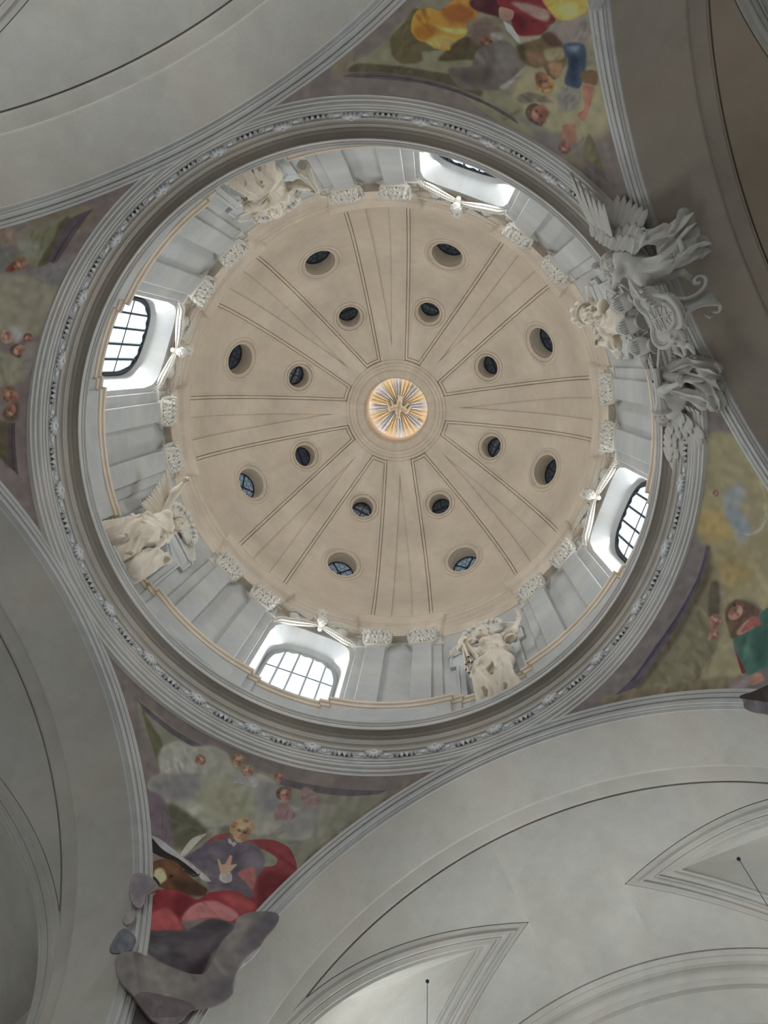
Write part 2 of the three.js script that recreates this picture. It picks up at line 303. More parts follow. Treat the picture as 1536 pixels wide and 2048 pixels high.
function brokenMould(prof, levels) {                      // prof: [projection, y] against wall radius RW
  const st = brokenPath(levels), n = st.length - 1;
  return mould(prof, n, (i, p, y) => {
    const s = st[i]; let deg = s[0], fwd = 0;
    if (s[1]) { deg = s[0] + s[1] * ressaut(levels[s[2]][0], p); fwd = s[4] ? levels[s[2]][1] : (s[2] ? levels[s[2] - 1][1] : 0); }
    else if (s.length === 5) { fwd = levels[levels.length - 1][1]; deg = s[0] + s[4] * levels[levels.length - 1][0]; }
    return P(RW - fwd - p, deg, y);
  });
}
const ent = struct('trim_1', 'cream entablature at the foot of the dome breaking forward over the pilasters');
part(ent, 'architrave', brokenMould([[-0.2, 21.78], [0.02, 21.78], [0.02, 21.88], [0.035, 21.9], [0.035, 22.0], [0.05, 22.02], ...arcPts(0.05, 22.02, 0.08, 22.08, -0.2, 3), [0.08, 22.12], [0.02, 22.14]], [[10.6, 0.155]]), M.entablature);
part(ent, 'frieze', brokenMould([[0.02, 22.14], [0.02, 22.38]], [[10.6, 0.155]]), M.entablature);
part(ent, 'cornice', brokenMould([[0.02, 22.38], [0.045, 22.4], ...arcPts(0.045, 22.4, 0.085, 22.48, 0.25, 4), [0.085, 22.52], [0.13, 22.54], [0.13, 22.66], [0.145, 22.68], ...arcPts(0.145, 22.68, 0.18, 22.76, 0.2, 3), ...arcPts(0.18, 22.76, 0.2, 22.84, -0.2, 3), [0.2, 22.95], [0.06, 23.02], [-0.3, 23.04]], [[10.6, 0.125]]), M.entablature);
// plinth under the pilasters with a peach moulding along its top
const plinth = struct('trim_2', 'white plinth band at the foot of the drum with peach coloured cap moulding');
const STEP = [[13.9, 0.05], [11.8, 0.13]];
part(plinth, 'plinth_face', brokenMould([[0.1, 15.55], [0.1, 17.13]], STEP), M.drum);
part(plinth, 'cap_moulding', brokenMould([[0.1, 17.13], [0.125, 17.14], [0.13, 17.18], ...arcPts(0.13, 17.18, 0.165, 17.24, 0.25, 4), [0.17, 17.32], [0.09, 17.36], [-0.02, 17.37]], STEP), M.peach);
for (let k = 0; k < 8; k++) {                            // sunk-cornered panel on each projecting plinth
  const pts = [], w = 0.88, h = 0.3, r = 0.17, add = (cx, cy, a0, a1) => { for (let q = 0; q <= 8; q++) { const a = rad(lerp(a0, a1, q / 8)); pts.push([cx + r * Math.cos(a), cy + r * Math.sin(a)]); } };
  add(-w + r, -h + r, 180, 270); add(w - r, -h + r, 270, 360); add(w - r, h - r, 0, 90); add(-w + r, h - r, 90, 180);
  const g = extrude(shapeOf(pts), 0.004, 0.008), p = g.attributes.position, m = 22.5 + 45 * k;
  for (let i = 0; i < p.count; i++) { const v = P(RW - 0.225 - p.getZ(i), m + p.getX(i) / 5.05 * 180 / Math.PI, 16.72 + p.getY(i)); p.setXYZ(i, v.x, v.y, v.z); }
  g.computeVertexNormals(); part(plinth, 'plinth_panel', g, M.drum);
}
WUV = null;
// pilasters: paired flat shafts, each backed on its outer side by a slimmer strip; leafy capitals
function leafGeo(h, w, curl) {                           // an acanthus leaf standing on y = 0, bending out along +z
  return gridGeo(8, 7, (i, j) => {
    const s = (i / 8 - 0.5) * 2, t = j / 7, half = w * (0.55 + 0.75 * Math.sin(Math.PI * Math.min(1, t * 0.9 + 0.12))) * (1 - 0.35 * t * t) * (1 + 0.16 * Math.cos(t * 20)) * 0.5;
    return V3(s * half, h * (t - 0.22 * Math.max(0, t - 0.7) * 6 * t * 0.5), curl * Math.pow(t, 2.6) + 0.012 * Math.cos(s * 9) - 0.03 * s * s * w / 0.1 + 0.012);
  });
}
function voluteGeo(r, th) { const pts = []; for (let q = 0; q <= 26; q++) { const a = q / 26 * 4.2 * Math.PI, rr = r * (1 - q / 30); pts.push(V3(Math.cos(a) * rr, Math.sin(a) * rr, 0)); } return tube(pts, th, 5, 48); }
function capitalGeo(w) {                                 // base at y = 0, 0.7 m high, front towards +z, back at z = 0
  const g = [], d = 0.16;
  g.push(box(-w / 2 - 0.05, w / 2 + 0.05, -0.05, 0.0, 0, d + 0.05));                        // astragal
  g.push(mould([[0, 0], [0.0, 0.4], [0.02, 0.5], [0.06, 0.6]], 3, (i, o, y) => V3([-w / 2 - o, -w / 2 - o, w / 2 + o, w / 2 + o][i], y, [0, d + o, d + o, 0][i])));
  g.push(box(-w / 2 - 0.13, w / 2 + 0.13, 0.6, 0.68, -0.02, d + 0.12));                     // abacus
  const tuft = new THREE.SphereGeometry(0.045, 6, 5).scale(0.8, 1.5, 0.55);
  const L1 = leafGeo(0.26, 0.15, 0.15), L2 = leafGeo(0.42, 0.16, 0.2), L3 = leafGeo(0.56, 0.12, 0.22);
  seed = 5; for (let r = 0; r < 6; r++) for (let q = 0; q < 7; q++) { const x = (q - 3 + (r % 2) * 0.5 + rnd(-0.2, 0.2)) * w / 6.2 * (1 + r * 0.05), y = 0.06 + r * 0.095 + rnd(-0.015, 0.015); g.push(moved(tuft, x, y, d + 0.05 + r * 0.022 + rnd(0, 0.03), 0.5 + rnd(-0.2, 0.3), 0, rnd(-0.7, 0.7), rnd(0.8, 1.15))); }
  for (let q = 0; q < 5; q++) g.push(moved(L1, (q - 2) * w / 4.4, 0.0, d + 0.03));
  for (let q = 0; q < 4; q++) g.push(moved(L2, (q - 1.5) * w / 3.5, 0.05, d + 0.02), moved(L3, (q - 1.5) * w / 3.1, 0.06, d, 0, 0, (q - 1.5) * -0.16));
  for (const s of [-1, 1]) { g.push(moved(L3, s * w * 0.42, 0.05, d + 0.01, 0, s * 0.7, s * -0.15), moved(L1, s * w / 2, 0, d * 0.5, 0, s * Math.PI / 2, 0), moved(L2, s * w / 2, 0.04, d * 0.4, 0, s * Math.PI / 2, 0));
    g.push(moved(voluteGeo(0.085, 0.022), s * (w / 2 + 0.03), 0.5, d + 0.1, 0, s * 0.6, 0, [s, 1, 1]), moved(voluteGeo(0.05, 0.016), s * 0.06, 0.52, d + 0.08, 0, 0, 0, [-s, 1, 1])); }
  for (let a = 0; a < 5; a++) g.push(moved(new THREE.SphereGeometry(0.032, 6, 5), Math.cos(a * 1.257) * 0.035, 0.62 + Math.sin(a * 1.257) * 0.035, d + 0.14));
  return merge(g);
}
const capGeo = capitalGeo(0.44);
for (let k = 0; k < 8; k++) for (const s of [-1, 1]) {
  const mid = 22.5 + 45 * k, a = mid + s * 6.05, c = P(RW - 0.005, a, 17.36);
  const pil = sub(wallDrum, 'pilaster', c.x, c.y, c.z); pil.rotation.y = rad(a) - Math.PI / 2;   // local +z towards the axis
  const face = (w, d, h) => mould([[-w / 2, 0], [-w / 2, d - 0.012], [-w / 2 + 0.012, d], [w / 2 - 0.012, d], [w / 2, d - 0.012], [w / 2, 0]], 1, (i, x, z) => V3(x, i * h, z));
  part(pil, 'shaft', [face(0.45, 0.15, 3.76), moved(face(0.56, 0.19, 0.12), 0, 0, 0), moved(face(0.5, 0.17, 0.06), 0, 0.12, 0)], M.drum);
  const bx = s * (0.45 / 2 + 0.11);                       // backing strip lies on the outer side
  part(pil, 'backing_strip', moved(face(0.24, 0.075, 3.74), -bx, 0, 0), M.drum);
  part(pil, 'capital', moved(capGeo, 0, 3.72, 0), M.stucco);
  part(pil, 'strip_capital', [moved(box(-0.16, 0.16, 0, 0.09, 0, 0.11), -bx, 3.72, 0), moved(box(-0.12, 0.12, 0, 0.55, 0, 0.075), -bx, 3.8, 0), moved(box(-0.17, 0.17, 0, 0.09, 0, 0.13), -bx, 4.33, 0)], M.stucco);
}
// ---------------------------------------------------------------- ring cornice between drum and pendentives
WUV = null;
const HS = 9.69, CROWN = 14.19;                        // springing height of the four arches; foot of the ring
const ring = struct('trim_3', 'grey ring cornice below the drum with a frieze of shells and acanthus leaves');
part(ring, 'architrave', lathe([[5.05, 14.185], [4.962, 14.2], [4.962, 14.235], ...arcPts(4.962, 14.235, 4.945, 14.275, -0.2, 3), [4.93, 14.28], [4.93, 14.36], ...arcPts(4.93, 14.36, 4.90, 14.43, 0.3, 4), [4.90, 14.46], [4.885, 14.47], [4.885, 14.53], [4.865, 14.545], [4.865, 14.6], [4.85, 14.605]]), M.ring);
part(ring, 'frieze', lathe([[4.85, 14.605], [4.868, 14.62], [4.868, 14.80], [4.855, 14.815]]), M.frieze);
part(ring, 'bed_moulding', lathe([[4.855, 14.815], [4.83, 14.82], [4.825, 14.86], ...arcPts(4.825, 14.86, 4.78, 14.95, -0.25, 5), [4.78, 14.99], [4.77, 15.0], [4.77, 15.03], [4.80, 15.05], [4.805, 15.2], ...arcPts(4.805, 15.2, 4.76, 15.25, 0.3, 4), [4.665, 15.245]]), M.ringDark);
part(ring, 'corona', lathe([[4.665, 15.245], [4.66, 15.225], [4.645, 15.225], [4.645, 15.345], [4.63, 15.35], [4.63, 15.385], ...arcPts(4.63, 15.385, 4.622, 15.47, 0.35, 5), [4.63, 15.49], [4.63, 15.52], [4.655, 15.585], [4.7, 15.61], [5.6, 15.62]]), M.ring);
{ // frieze ornament: 30 scallop shells and 30 sprays of acanthus, sitting on the frieze face
  const shell = [], lobes = 7;
  for (let q = 0; q < lobes; q++) { const a = rad(lerp(-80, 80, q / (lobes - 1))); shell.push(moved(new THREE.SphereGeometry(0.05, 8, 6), Math.sin(a) * 0.075, 0.075 - Math.cos(a) * 0.105, 0.03, 0, 0, a, [0.6, 1.5, 0.8])); }
  shell.push(moved(new THREE.SphereGeometry(0.04, 10, 8), 0, 0.065, 0.05), moved(new THREE.TorusGeometry(0.05, 0.018, 6, 14), 0, 0.06, 0.045));
  for (const s of [-1, 1]) shell.push(moved(voluteGeo(0.04, 0.013), s * 0.1, 0.07, 0.03, 0, 0, 0, [s, 1, 1]));
  const shellGeo = merge(shell);
  const spray = [], leaf = leafGeo(0.2, 0.075, 0.07);
  for (let q = -2; q <= 2; q++) spray.push(moved(leaf, q * 0.062, q % 2 ? 0.05 : 0.08, 0.0, Math.PI * 0.0, 0, Math.PI + q * 0.1));
  for (const s of [-1, 1]) {
    for (let q = 0; q < 4; q++) spray.push(moved(leafGeo(0.15 - q * 0.012, 0.06, 0.05), s * (0.19 + q * 0.05), 0.03 - q * 0.012, 0.006, 0, 0, s * (-1.0 - q * 0.28) + Math.PI * (s > 0 ? 1 : 1)));
    spray.push(moved(voluteGeo(0.042, 0.017), s * 0.3, 0.0, 0.025, 0, 0, 0, [s, 1, 1]), moved(new THREE.SphereGeometry(0.026, 7, 5), s * 0.36, -0.05, 0.03), moved(new THREE.SphereGeometry(0.02, 7, 5), s * 0.4, 0.0, 0.02));
  }
  const sprayGeo = merge(spray);
  for (let k = 0; k < 30; k++) for (const [name, geo, off] of [['shell_ornament', shellGeo, 6.4], ['acanthus_ornament', sprayGeo, 12.4]]) {
    const a = off + 12 * k, m = part(ring, name, geo, M.frieze); m.position.copy(P(4.868, a, 14.71)); m.rotation.y = rad(a) - Math.PI / 2;
  }
}
// ---------------------------------------------------------------- the four arms: arch, barrel vault with lunettes, walls
const armPoint = (a, th, r) => V3(a, HS + r * Math.cos(th), -r * Math.sin(th));   // local to an arm: x outwards
function archSweep(prof, foot = 0) {                    // profile [a, r] carried round the half circle and down both jambs
  const n = 96, st = [];
  return mould(prof, n + 2, (i, a, r) => i === 0 ? V3(a, foot, r) : i === n + 2 ? V3(a, foot, -r) : armPoint(a, lerp(-Math.PI / 2, Math.PI / 2, (i - 1) / n), r));
}
const along = (s, h) => [4.88 + 0.16 * s - h * 0.832, 4.62 - 0.24 * s - h * 0.555];  // across the archivolt's slope, h towards the viewer
const archivoltGeo = archSweep([along(-0.02, -0.04), along(0, 0.012), along(0.10, 0.018), along(0.10, 0.032), along(0.2, 0.036), along(0.24, 0.02), ...arcPts(...along(0.24, 0.02), ...along(0.42, 0.045), -0.25, 4), along(0.46, 0.05), along(0.46, 0.03), along(0.56, 0.03), along(0.58, 0.052), along(0.74, 0.056), along(0.76, 0.034), along(0.84, 0.03), along(0.86, 0.012), along(1, 0.004), along(1.02, -0.02)]);
const soffitGeo = archSweep([[5.036, 4.385], [5.89, 4.385], [5.905, 4.382], ...arcPts(5.905, 4.382, 5.975, 4.435, -0.2, 5), [6.2, 4.44], ...arcPts(6.2, 4.44, 6.245, 4.465, 0.2, 4), [6.245, 4.52]]);
const VR = 4.46, LZ = 7.74, LA = 10.4;
const lunHalf = (deg) => 1.65 * Math.sin(clamp((deg - LA) / 64.6, 0, 1) * Math.PI / 2);
const lunSlope = (deg) => 1.65 * Math.cos(clamp((deg - LA) / 64.6, 0, 1) * Math.PI / 2) * (Math.PI / 2) / 64.6 / (VR * Math.PI / 180);
const lunIn = (deg, o) => Math.max(0, lunHalf(deg) - o * Math.hypot(1, lunSlope(deg)));
const lunApex = (o) => { let d = LA; while (lunHalf(d) < o * Math.hypot(1, lunSlope(d))) d += 0.02; return d; };
const A0 = 6.27, A1 = 9.13;
function barrelGeo() {
  const bits = [gridGeo(24, 8, (i, j) => armPoint(lerp(A0, A1, j / 8), rad(lerp(-LA, LA, i / 24)), VR))];
  for (const s of [-1, 1]) for (const e of [-1, 1]) bits.push(gridGeo(60, 6, (i, j) => { const d = lerp(LA, 90, i / 60); return armPoint(lerp(e < 0 ? A0 : A1, LZ + e * lunHalf(d), j / 6), rad(s * d), VR); }));
  bits.push(archSweep([[6.245, 4.52], [6.27, 4.52], [6.27, VR]], HS));
  return bits;
}
const LUN_W = 0.42, lunProf = [[0, 0.0], [0, -0.035], [0.012, -0.035], [0.012, 0.006], [0.055, 0.01], ...arcPts(0.055, 0.01, 0.11, 0.035, -0.3, 4), [0.135, 0.035], [0.135, 0.01], [0.15, 0.006], ...arcPts(0.15, 0.006, 0.225, -0.03, 0.25, 4), [0.225, -0.012], [0.25, -0.012], [0.25, -0.04], [0.29, -0.04], ...arcPts(0.29, -0.04, 0.36, -0.075, 0.25, 4), [0.375, -0.07], [0.408, -0.07], [0.408, -0.1], [LUN_W, -0.1]];
function lunMould(s) {
  const n = 60;
  return mould(lunProf, 2 * n, (i, o, lift) => { const side = i <= n ? -1 : 1, f = i <= n ? 1 - i / n : i / n - 1, d = lerp(lunApex(o), 89.5, f); return armPoint(LZ + side * lunIn(d, o), rad(s * d), VR - lift); });
}
function lunVault(s) {                                   // level webs running out to the side wall, the wall itself and its sill
  const r = VR + 0.1, d0 = lunApex(LUN_W), bits = [], T = 5.45;
  for (const e of [-1, 1]) bits.push(gridGeo(48, 6, (i, j) => { const d = lerp(d0, 90, i / 48), p = armPoint(LZ + e * lunIn(d, LUN_W), rad(s * d), r); p.z = lerp(p.z, -s * T, j / 6); return p; }));
  return bits;
}
function lunWall(s) {
  const r = VR + 0.1, d0 = lunApex(LUN_W), T = 5.45;
  return [gridGeo(30, 8, (i, j) => { const d = lerp(d0, 90, i / 30); return V3(LZ + lerp(-1, 1, j / 8) * lunIn(d, LUN_W), HS + r * Math.cos(rad(d)), -s * T); }), gridGeo(4, 4, (i, j) => V3(LZ + lerp(-1.7, 1.7, i / 4), HS, -s * lerp(VR, T, j / 4)))];
}
const farArchGeo = archSweep([[A1, VR], [A1, 4.50], [A1 + 0.02, 4.50], [A1 + 0.02, 4.45], [9.24, 4.445], [9.25, 4.43], [9.34, 4.425], [9.36, 4.40], [9.39, 4.40], ...arcPts(9.39, 4.40, 9.50, 4.30, -0.25, 5), [9.52, 4.30], [9.56, 4.33], [9.70, 4.35], [9.72, 4.29], [10.35, 4.28], [10.37, 4.40], [13.1, 4.40]]);
const barrel = merge(barrelGeo()), lunM = [lunMould(1), lunMould(-1)], lunV = [merge(lunVault(1)), merge(lunVault(-1))], lunW = [merge(lunWall(1)), merge(lunWall(-1))];
const sideWall = merge([-1, 1].map((s) => box(A0, A1, 0, HS, s > 0 ? VR : -VR - 0.9, s > 0 ? VR + 0.9 : -VR)));
const endWall = box(13, 13.4, 0, 14.6, -4.8, 4.8);
const lunGlass = (() => { const s = new THREE.Shape(); s.moveTo(-0.85, 0); s.lineTo(-0.85, 0.7); s.absarc(0, 0.7, 0.85, Math.PI, 0, true); s.lineTo(0.85, 0); s.closePath(); return s; })();
const lunFrame = (() => { const s = new THREE.Shape(); s.moveTo(-1.0, -0.15); s.lineTo(-1.0, 0.7); s.absarc(0, 0.7, 1.0, Math.PI, 0, true); s.lineTo(1.0, -0.15); s.closePath(); s.holes.push(lunGlass); return s; })();
const ARM = ['right arm behind the coat of arms', 'lower arm with two pointed vault lunettes', 'left arm', 'upper arm'];
let wNo = 21;
for (let k = 0; k < 4; k++) {
  const place = (g) => { g.rotation.y = rad(90 * k); return g; };
  const arch = place(struct('trim_' + (4 + k), 'grey moulded crossing arch and plain soffit opening to the ' + ARM[k])); arch.name = 'trim_' + (4 + k);
  part(arch, 'archivolt', archivoltGeo, M.trim); part(arch, 'soffit', soffitGeo, k ? M.arch : M.archBounceTint);
  const v = place(struct('ceiling_vault', 'pale plaster barrel vault of the ' + ARM[k]));
  part(v, 'barrel', barrel, k ? M.vault : M.vaultBounceTint);
  for (const s of [0, 1]) { part(v, 'lunette_moulding', lunM[s], M.vault); part(v, 'lunette_web', lunV[s], M.vault); part(v, 'lunette_wall', lunW[s], M.vault); }
  part(v, 'transverse_arch', farArchGeo, M.vault);
  const w = place(struct('wall_arm', 'side and end walls of the ' + ARM[k])); part(w, 'side_wall', sideWall, M.wall); part(w, 'end_wall', endWall, M.wall);
  for (const s of [1, -1]) {
    const g = place(struct('window_' + wNo, 'round-headed lunette window in the side wall of the ' + ARM[k])); g.name = 'window_' + wNo++;
    const at = (geo, z) => moved(geo, LZ, HS + 0.5, -s * z, 0, s > 0 ? 0 : Math.PI, 0);
    part(g, 'frame', at(extrude(lunFrame, 0.08, 0.01), 5.43), M.vault); part(g, 'pane', at(new THREE.ShapeGeometry(lunGlass), 5.41), M.daylight);
    for (const x of [-0.28, 0.28]) part(g, 'glazing_bar', moved(box(-0.015, 0.015, 0, 1.45, -0.02, 0.02), LZ + x, HS + 0.5, -s * 5.39), M.iron);
    const l = new THREE.RectAreaLight(DAY, ARM_LIGHT[k][s > 0 ? 0 : 1], 1.5, 1.3); l.name = 'lunette_light';
    const c = V3(LZ, HS + 1.2, -s * 5.32).applyAxisAngle(V3(0, 1, 0), rad(90 * k)), q = V3(LZ, HS + 1.2, 0).applyAxisAngle(V3(0, 1, 0), rad(90 * k)); l.position.copy(c); l.lookAt(q); scene.add(l);
  }
  const g = place(struct('window_' + wNo, 'added unseen tall window in the end wall of the ' + ARM[k])); g.name = 'window_' + wNo++;  // assumed end window, added so light reaches the vault from below
  const gl = shapeOf([[-1.5, 0], [1.5, 0], [1.5, 5], [-1.5, 5]]), fr = shapeOf([[-1.75, -0.25], [1.75, -0.25], [1.75, 5.25], [-1.75, 5.25]]); fr.holes.push(gl);
  part(g, 'frame', moved(extrude(fr, 0.1, 0.01), 12.9, 4.5, 0, 0, -Math.PI / 2, 0), M.wall); part(g, 'pane', moved(new THREE.ShapeGeometry(gl), 12.96, 4.5, 0, 0, -Math.PI / 2, 0), M.daylight);
  const l = new THREE.RectAreaLight(DAY, END_LIGHT[k], 3, 5); l.name = 'added_end_light';
  const rot = (x, y, z) => V3(x, y, z).applyAxisAngle(V3(0, 1, 0), rad(90 * k)); l.position.copy(rot(12.8, 7, 0)); l.lookAt(rot(0, 7, 0)); scene.add(l);
}
const floor = struct('floor', 'pale stone floor of the church'); part(floor, 'paving', box(-13.4, 13.4, -0.3, 0, -13.4, 13.4), M.floor);
// ---------------------------------------------------------------- fresco painting: brush strokes as outlines in centimetres on the pendentive (s across, v down from the ring)
const PAINT = [[], [], [], []], CLOUD_CUTS = [[], [], [], []];
const brush = (k, blur, color, outline) => PAINT[k].push({ blur, color, outline });
const visage = (k, s, v, r, turn, skin, hair) => PAINT[k].push({ s, v, r, turn, skin, hair });
const cut = (k, outline) => CLOUD_CUTS[k].push(outline);
brush(0, 4, [110, 100, 80], [234, 15, 178, 44, 125, 102, 90, 161, 113, 181, 173, 97]);
brush(0, 3, [108, 102, 79], [-23, 44, -21, 55, 6, 64, 38, 67, 54, 100, 84, 106, 122, 108, 179, 45, 129, 47, 46, 43]);
brush(0, 4, [86, 77, 58], [-48, 31, -23, 45, 46, 43, 130, 45, 180, 46, 184, 42, 126, 33, 41, 33, -24, 33]);
brush(0, 0, [80, 74, 85], [-49, 23, -51, 30, -12, 35, 41, 34, 120, 33, 183, 42, 212, 26, 152, 28, 78, 26, 6, 29]);
brush(0, 0, [66, 60, 74], [-50, 26, -50, 27, -4, 31, 42, 30, 118, 28, 175, 31, 185, 28, 117, 23, 41, 26, -3, 28]);
brush(0, 4, [132, 124, 93], [-196, -9, -213, 51, -151, 107, -28, 212, 1, 159, -6, 121, 7, 93, 26, 92, 47, 115, 69, 133, 84, 161, 110, 128, 122, 108, 88, 105, 66, 102, -22, 58, -27, 39, -51, 30, -57, 7, -106, -3]);
brush(0, 12, [152, 130, 80], [-63, 5, -93, 2, -105, 37, -77, 59, -56, 31]);
brush(0, 14, [140, 122, 78], [-37, 49, -55, 79, -37, 107, -9, 85, -12, 63]);
brush(0, 6, [126, 131, 132], [-125, 30, -149, 49, -146, 63, -129, 63, -96, 46]);
brush(0, 7, [118, 127, 135], [-108, 37, -114, 63, -93, 84, -76, 76, -79, 65]);
brush(0, 9, [138, 124, 104], [-125, 60, -132, 75, -120, 87, -106, 74]);
brush(0, 2, [150, 146, 130], [-84, 57, -87, 83, -101, 99, -121, 102, -138, 93, -121, 99, -102, 95, -89, 82]);
visage(0, -125, 18, 5, -2.4, [146, 112, 92], [120, 92, 70]);
brush(0, 3, [84, 75, 60], [0, 51, -8, 61, 37, 83, 38, 67]);
visage(0, 44, 82, 11, -1.7, [140, 98, 86], [130, 96, 84]);
visage(0, 62, 90, 9, -2.0, [150, 112, 98], [140, 92, 80]);
brush(0, 2, [94, 72, 58], [27, 90, 14, 89, 1, 97, -2, 116, 2, 136, 27, 135, 50, 122, 50, 112]);
brush(0, 2, [156, 120, 100], [40, 118, 15, 128, 21, 143, 43, 126]);
visage(0, 17, 105, 15, -2.1, [154, 112, 96], [90, 68, 56]);
brush(0, 2, [60, 97, 84], [52, 120, 26, 138, -8, 145, -35, 208, 31, 244, 61, 184, 80, 171, 84, 156, 68, 135]);
brush(0, 6, [82, 120, 108], [54, 137, 51, 149, 60, 158, 62, 147]);
brush(0, 9, [44, 74, 66], [33, 142, 24, 162, 57, 181, 69, 171]);
brush(0, 1, [112, 42, 40], [60, 125, 85, 154, 82, 159, 68, 136]);
brush(0, 2, [142, 78, 76], [12, 130, 15, 147, 25, 137, 38, 127, 36, 123]);
brush(0, 4, [122, 110, 112], [115, 153, 93, 159, 82, 173, 102, 180, 116, 169]);
brush(0, 2, [92, 86, 91], [112, 192, 99, 199, 85, 215, 54, 275, 86, 298, 113, 231, 121, 212, 121, 199]);
brush(0, 1, [50, 42, 38], [113, 184, 95, 196, 75, 208, 57, 241, 85, 247, 111, 195]);
brush(0, 1, [146, 140, 132], [103, 191, 87, 197, 72, 206, 77, 209, 97, 197]);
brush(0, 2, [154, 108, 94], [91, 172, 78, 172, 74, 182, 79, 189, 92, 180]);
cut(0, [113, 184, 97, 197, 73, 217, 51, 258, 89, 293, 113, 231, 121, 212, 122, 200, 115, 192]);
brush(1, 2, [112, 110, 96], [208, 18, 90, 20, -6, 17, -94, 25, -214, 24, -163, 78, -122, 145, -102, 203, 34, 246, 66, 179, 125, 89]);
brush(1, 3, [104, 96, 80], [-222, 27, -261, 11, -172, 85, -125, 156, -107, 171, -135, 112]);
brush(1, 0, [80, 74, 80], [211, 17, 184, 17, 135, 19, 91, 18, 62, 19, 65, 25, 95, 27, 140, 27, 189, 24]);
brush(1, 0, [84, 78, 82], [-44, 20, -108, 21, -213, 22, -203, 28, -158, 32, -111, 32, -48, 31]);
brush(1, 2, [90, 88, 66], [198, 22, 181, 29, 144, 47, 129, 84, 146, 70]);
brush(1, 3, [134, 133, 121], [140, 70, 141, 53, 125, 32, 100, 27, 74, 12, 45, 12, 24, 29, -15, 23, -37, 28, -71, 58, -106, 65, -117, 103, -60, 115, 5, 115, 37, 142, 77, 126, 108, 121, 135, 116, 136, 99, 128, 87]);
brush(1, 8, [110, 108, 108], [136, 111, 121, 85, 87, 65, 65, 68, 67, 94, 93, 114, 116, 119]);
brush(1, 5, [139, 137, 128], [134, 73, 138, 51, 121, 32, 98, 32, 86, 50, 102, 73, 125, 84]);
brush(1, 14, [128, 126, 104], [64, 78, 30, 49, -21, 58, -28, 97, 13, 111, 49, 106]);
brush(1, 10, [116, 114, 114], [-16, 45, -38, 32, -61, 60, -49, 81, -22, 71]);
brush(1, 10, [118, 116, 114], [-68, 79, -88, 61, -114, 50, -116, 90, -90, 108]);
brush(1, 5, [82, 80, 64], [97, 122, 55, 123, 30, 135, 34, 158, 65, 178]);
brush(1, 4, [98, 84, 92], [130, 123, 105, 120, 65, 178, 98, 178]);
visage(1, 81, 40, 9, -0.3, [150, 112, 98], [118, 92, 72]);
visage(1, 26, 16, 11, 0.0, [152, 122, 106], [128, 104, 74]);
brush(1, 1, [142, 140, 138], [21, 50, 8, 35, -11, 30, -16, 40, -11, 48, 0, 46]);
visage(1, 6, 26, 10, 0.8, [152, 112, 100], [130, 104, 86]);
visage(1, -44, 20, 9, 0.1, [140, 100, 92], [120, 88, 70]);
brush(1, 2, [128, 100, 100], [-53, 66, -66, 56, -85, 72, -81, 82, -69, 83, -58, 86]);
visage(1, -60, 44, 13, 0.5, [150, 106, 96], [100, 78, 64]);
brush(1, 3, [128, 102, 102], [-81, 35, -90, 26, -110, 37, -117, 50, -96, 56]);
brush(1, 1, [122, 50, 53], [-27, 130, -43, 122, -67, 117, -91, 123, -108, 143, -114, 161, -108, 179, -86, 219, -74, 228, -57, 220, -38, 180, -57, 163, -79, 154, -80, 143, -60, 135, -44, 134]);
brush(1, 6, [96, 34, 38], [-65, 169, -88, 163, -108, 169, -90, 211, -76, 224, -67, 194]);
brush(1, 1, [128, 58, 58], [30, 161, 16, 136, -4, 125, 3, 138, 21, 151]);
brush(1, 2, [84, 76, 88], [47, 186, 36, 170, 19, 148, 3, 180, 18, 190, 39, 185]);
brush(1, 2, [92, 83, 93], [20, 152, -2, 134, -42, 129, -63, 148, -64, 166, -56, 197, -42, 211, -6, 213, 6, 195]);
brush(1, 8, [78, 70, 82], [0, 146, -19, 146, -41, 172, -39, 202, -24, 184]);
brush(1, 7, [104, 96, 104], [-38, 143, -57, 144, -64, 162, -48, 173]);
brush(1, 0, [150, 142, 142], [-8, 139, -15, 143, -17, 137, -14, 135]);
visage(1, -18, 116, 20, -0.0, [156, 126, 94], [150, 120, 88]);
brush(1, 1, [160, 152, 144], [-3, 135, -6, 133, -10, 138, -7, 140]);
brush(1, 2, [86, 78, 86], [-25, 188, -46, 187, -63, 199, -60, 210, -36, 204]);
brush(1, 2, [152, 88, 86], [-33, 178, -54, 164, -62, 196, -50, 189]);
brush(1, 1, [152, 144, 144], [-11, 185, -24, 181, -29, 192, -21, 198, -12, 195]);
brush(1, 0, [168, 126, 106], [1, 168, -1, 167, -8, 174, -12, 171, -14, 156, -18, 157, -20, 170, -27, 166, -28, 168, -24, 177, -21, 184, -11, 187, -6, 179]);
brush(1, 1, [150, 146, 136], [52, 181, 46, 154, 29, 138, 34, 150, 45, 179]);
brush(1, 1, [40, 32, 30], [98, 181, 84, 176, 46, 188, 12, 198, 30, 201, 57, 196, 90, 196]);
brush(1, 1, [146, 142, 146], [100, 176, 87, 174, 64, 179, 46, 184, 13, 194, -2, 202, 10, 204, 25, 196, 49, 189, 78, 186]);
brush(1, 1, [86, 56, 36], [84, 211, 69, 197, 51, 195, 35, 203, 13, 211, -1, 215, 1, 226, 33, 232, 59, 237, 74, 228]);
brush(1, 5, [62, 44, 30], [47, 221, 13, 211, -2, 216, 4, 227, 32, 233]);
brush(1, 5, [110, 70, 42], [71, 201, 54, 196, 43, 207, 60, 211]);
brush(1, 2, [178, 152, 110], [75, 218, 67, 211, 56, 222, 63, 234, 72, 231]);
brush(1, 1, [48, 38, 36], [76, 228, 71, 227, 62, 232, 62, 238, 71, 235]);
brush(1, 0, [40, 30, 26], [54, 215, 50, 213, 49, 216, 52, 219]);
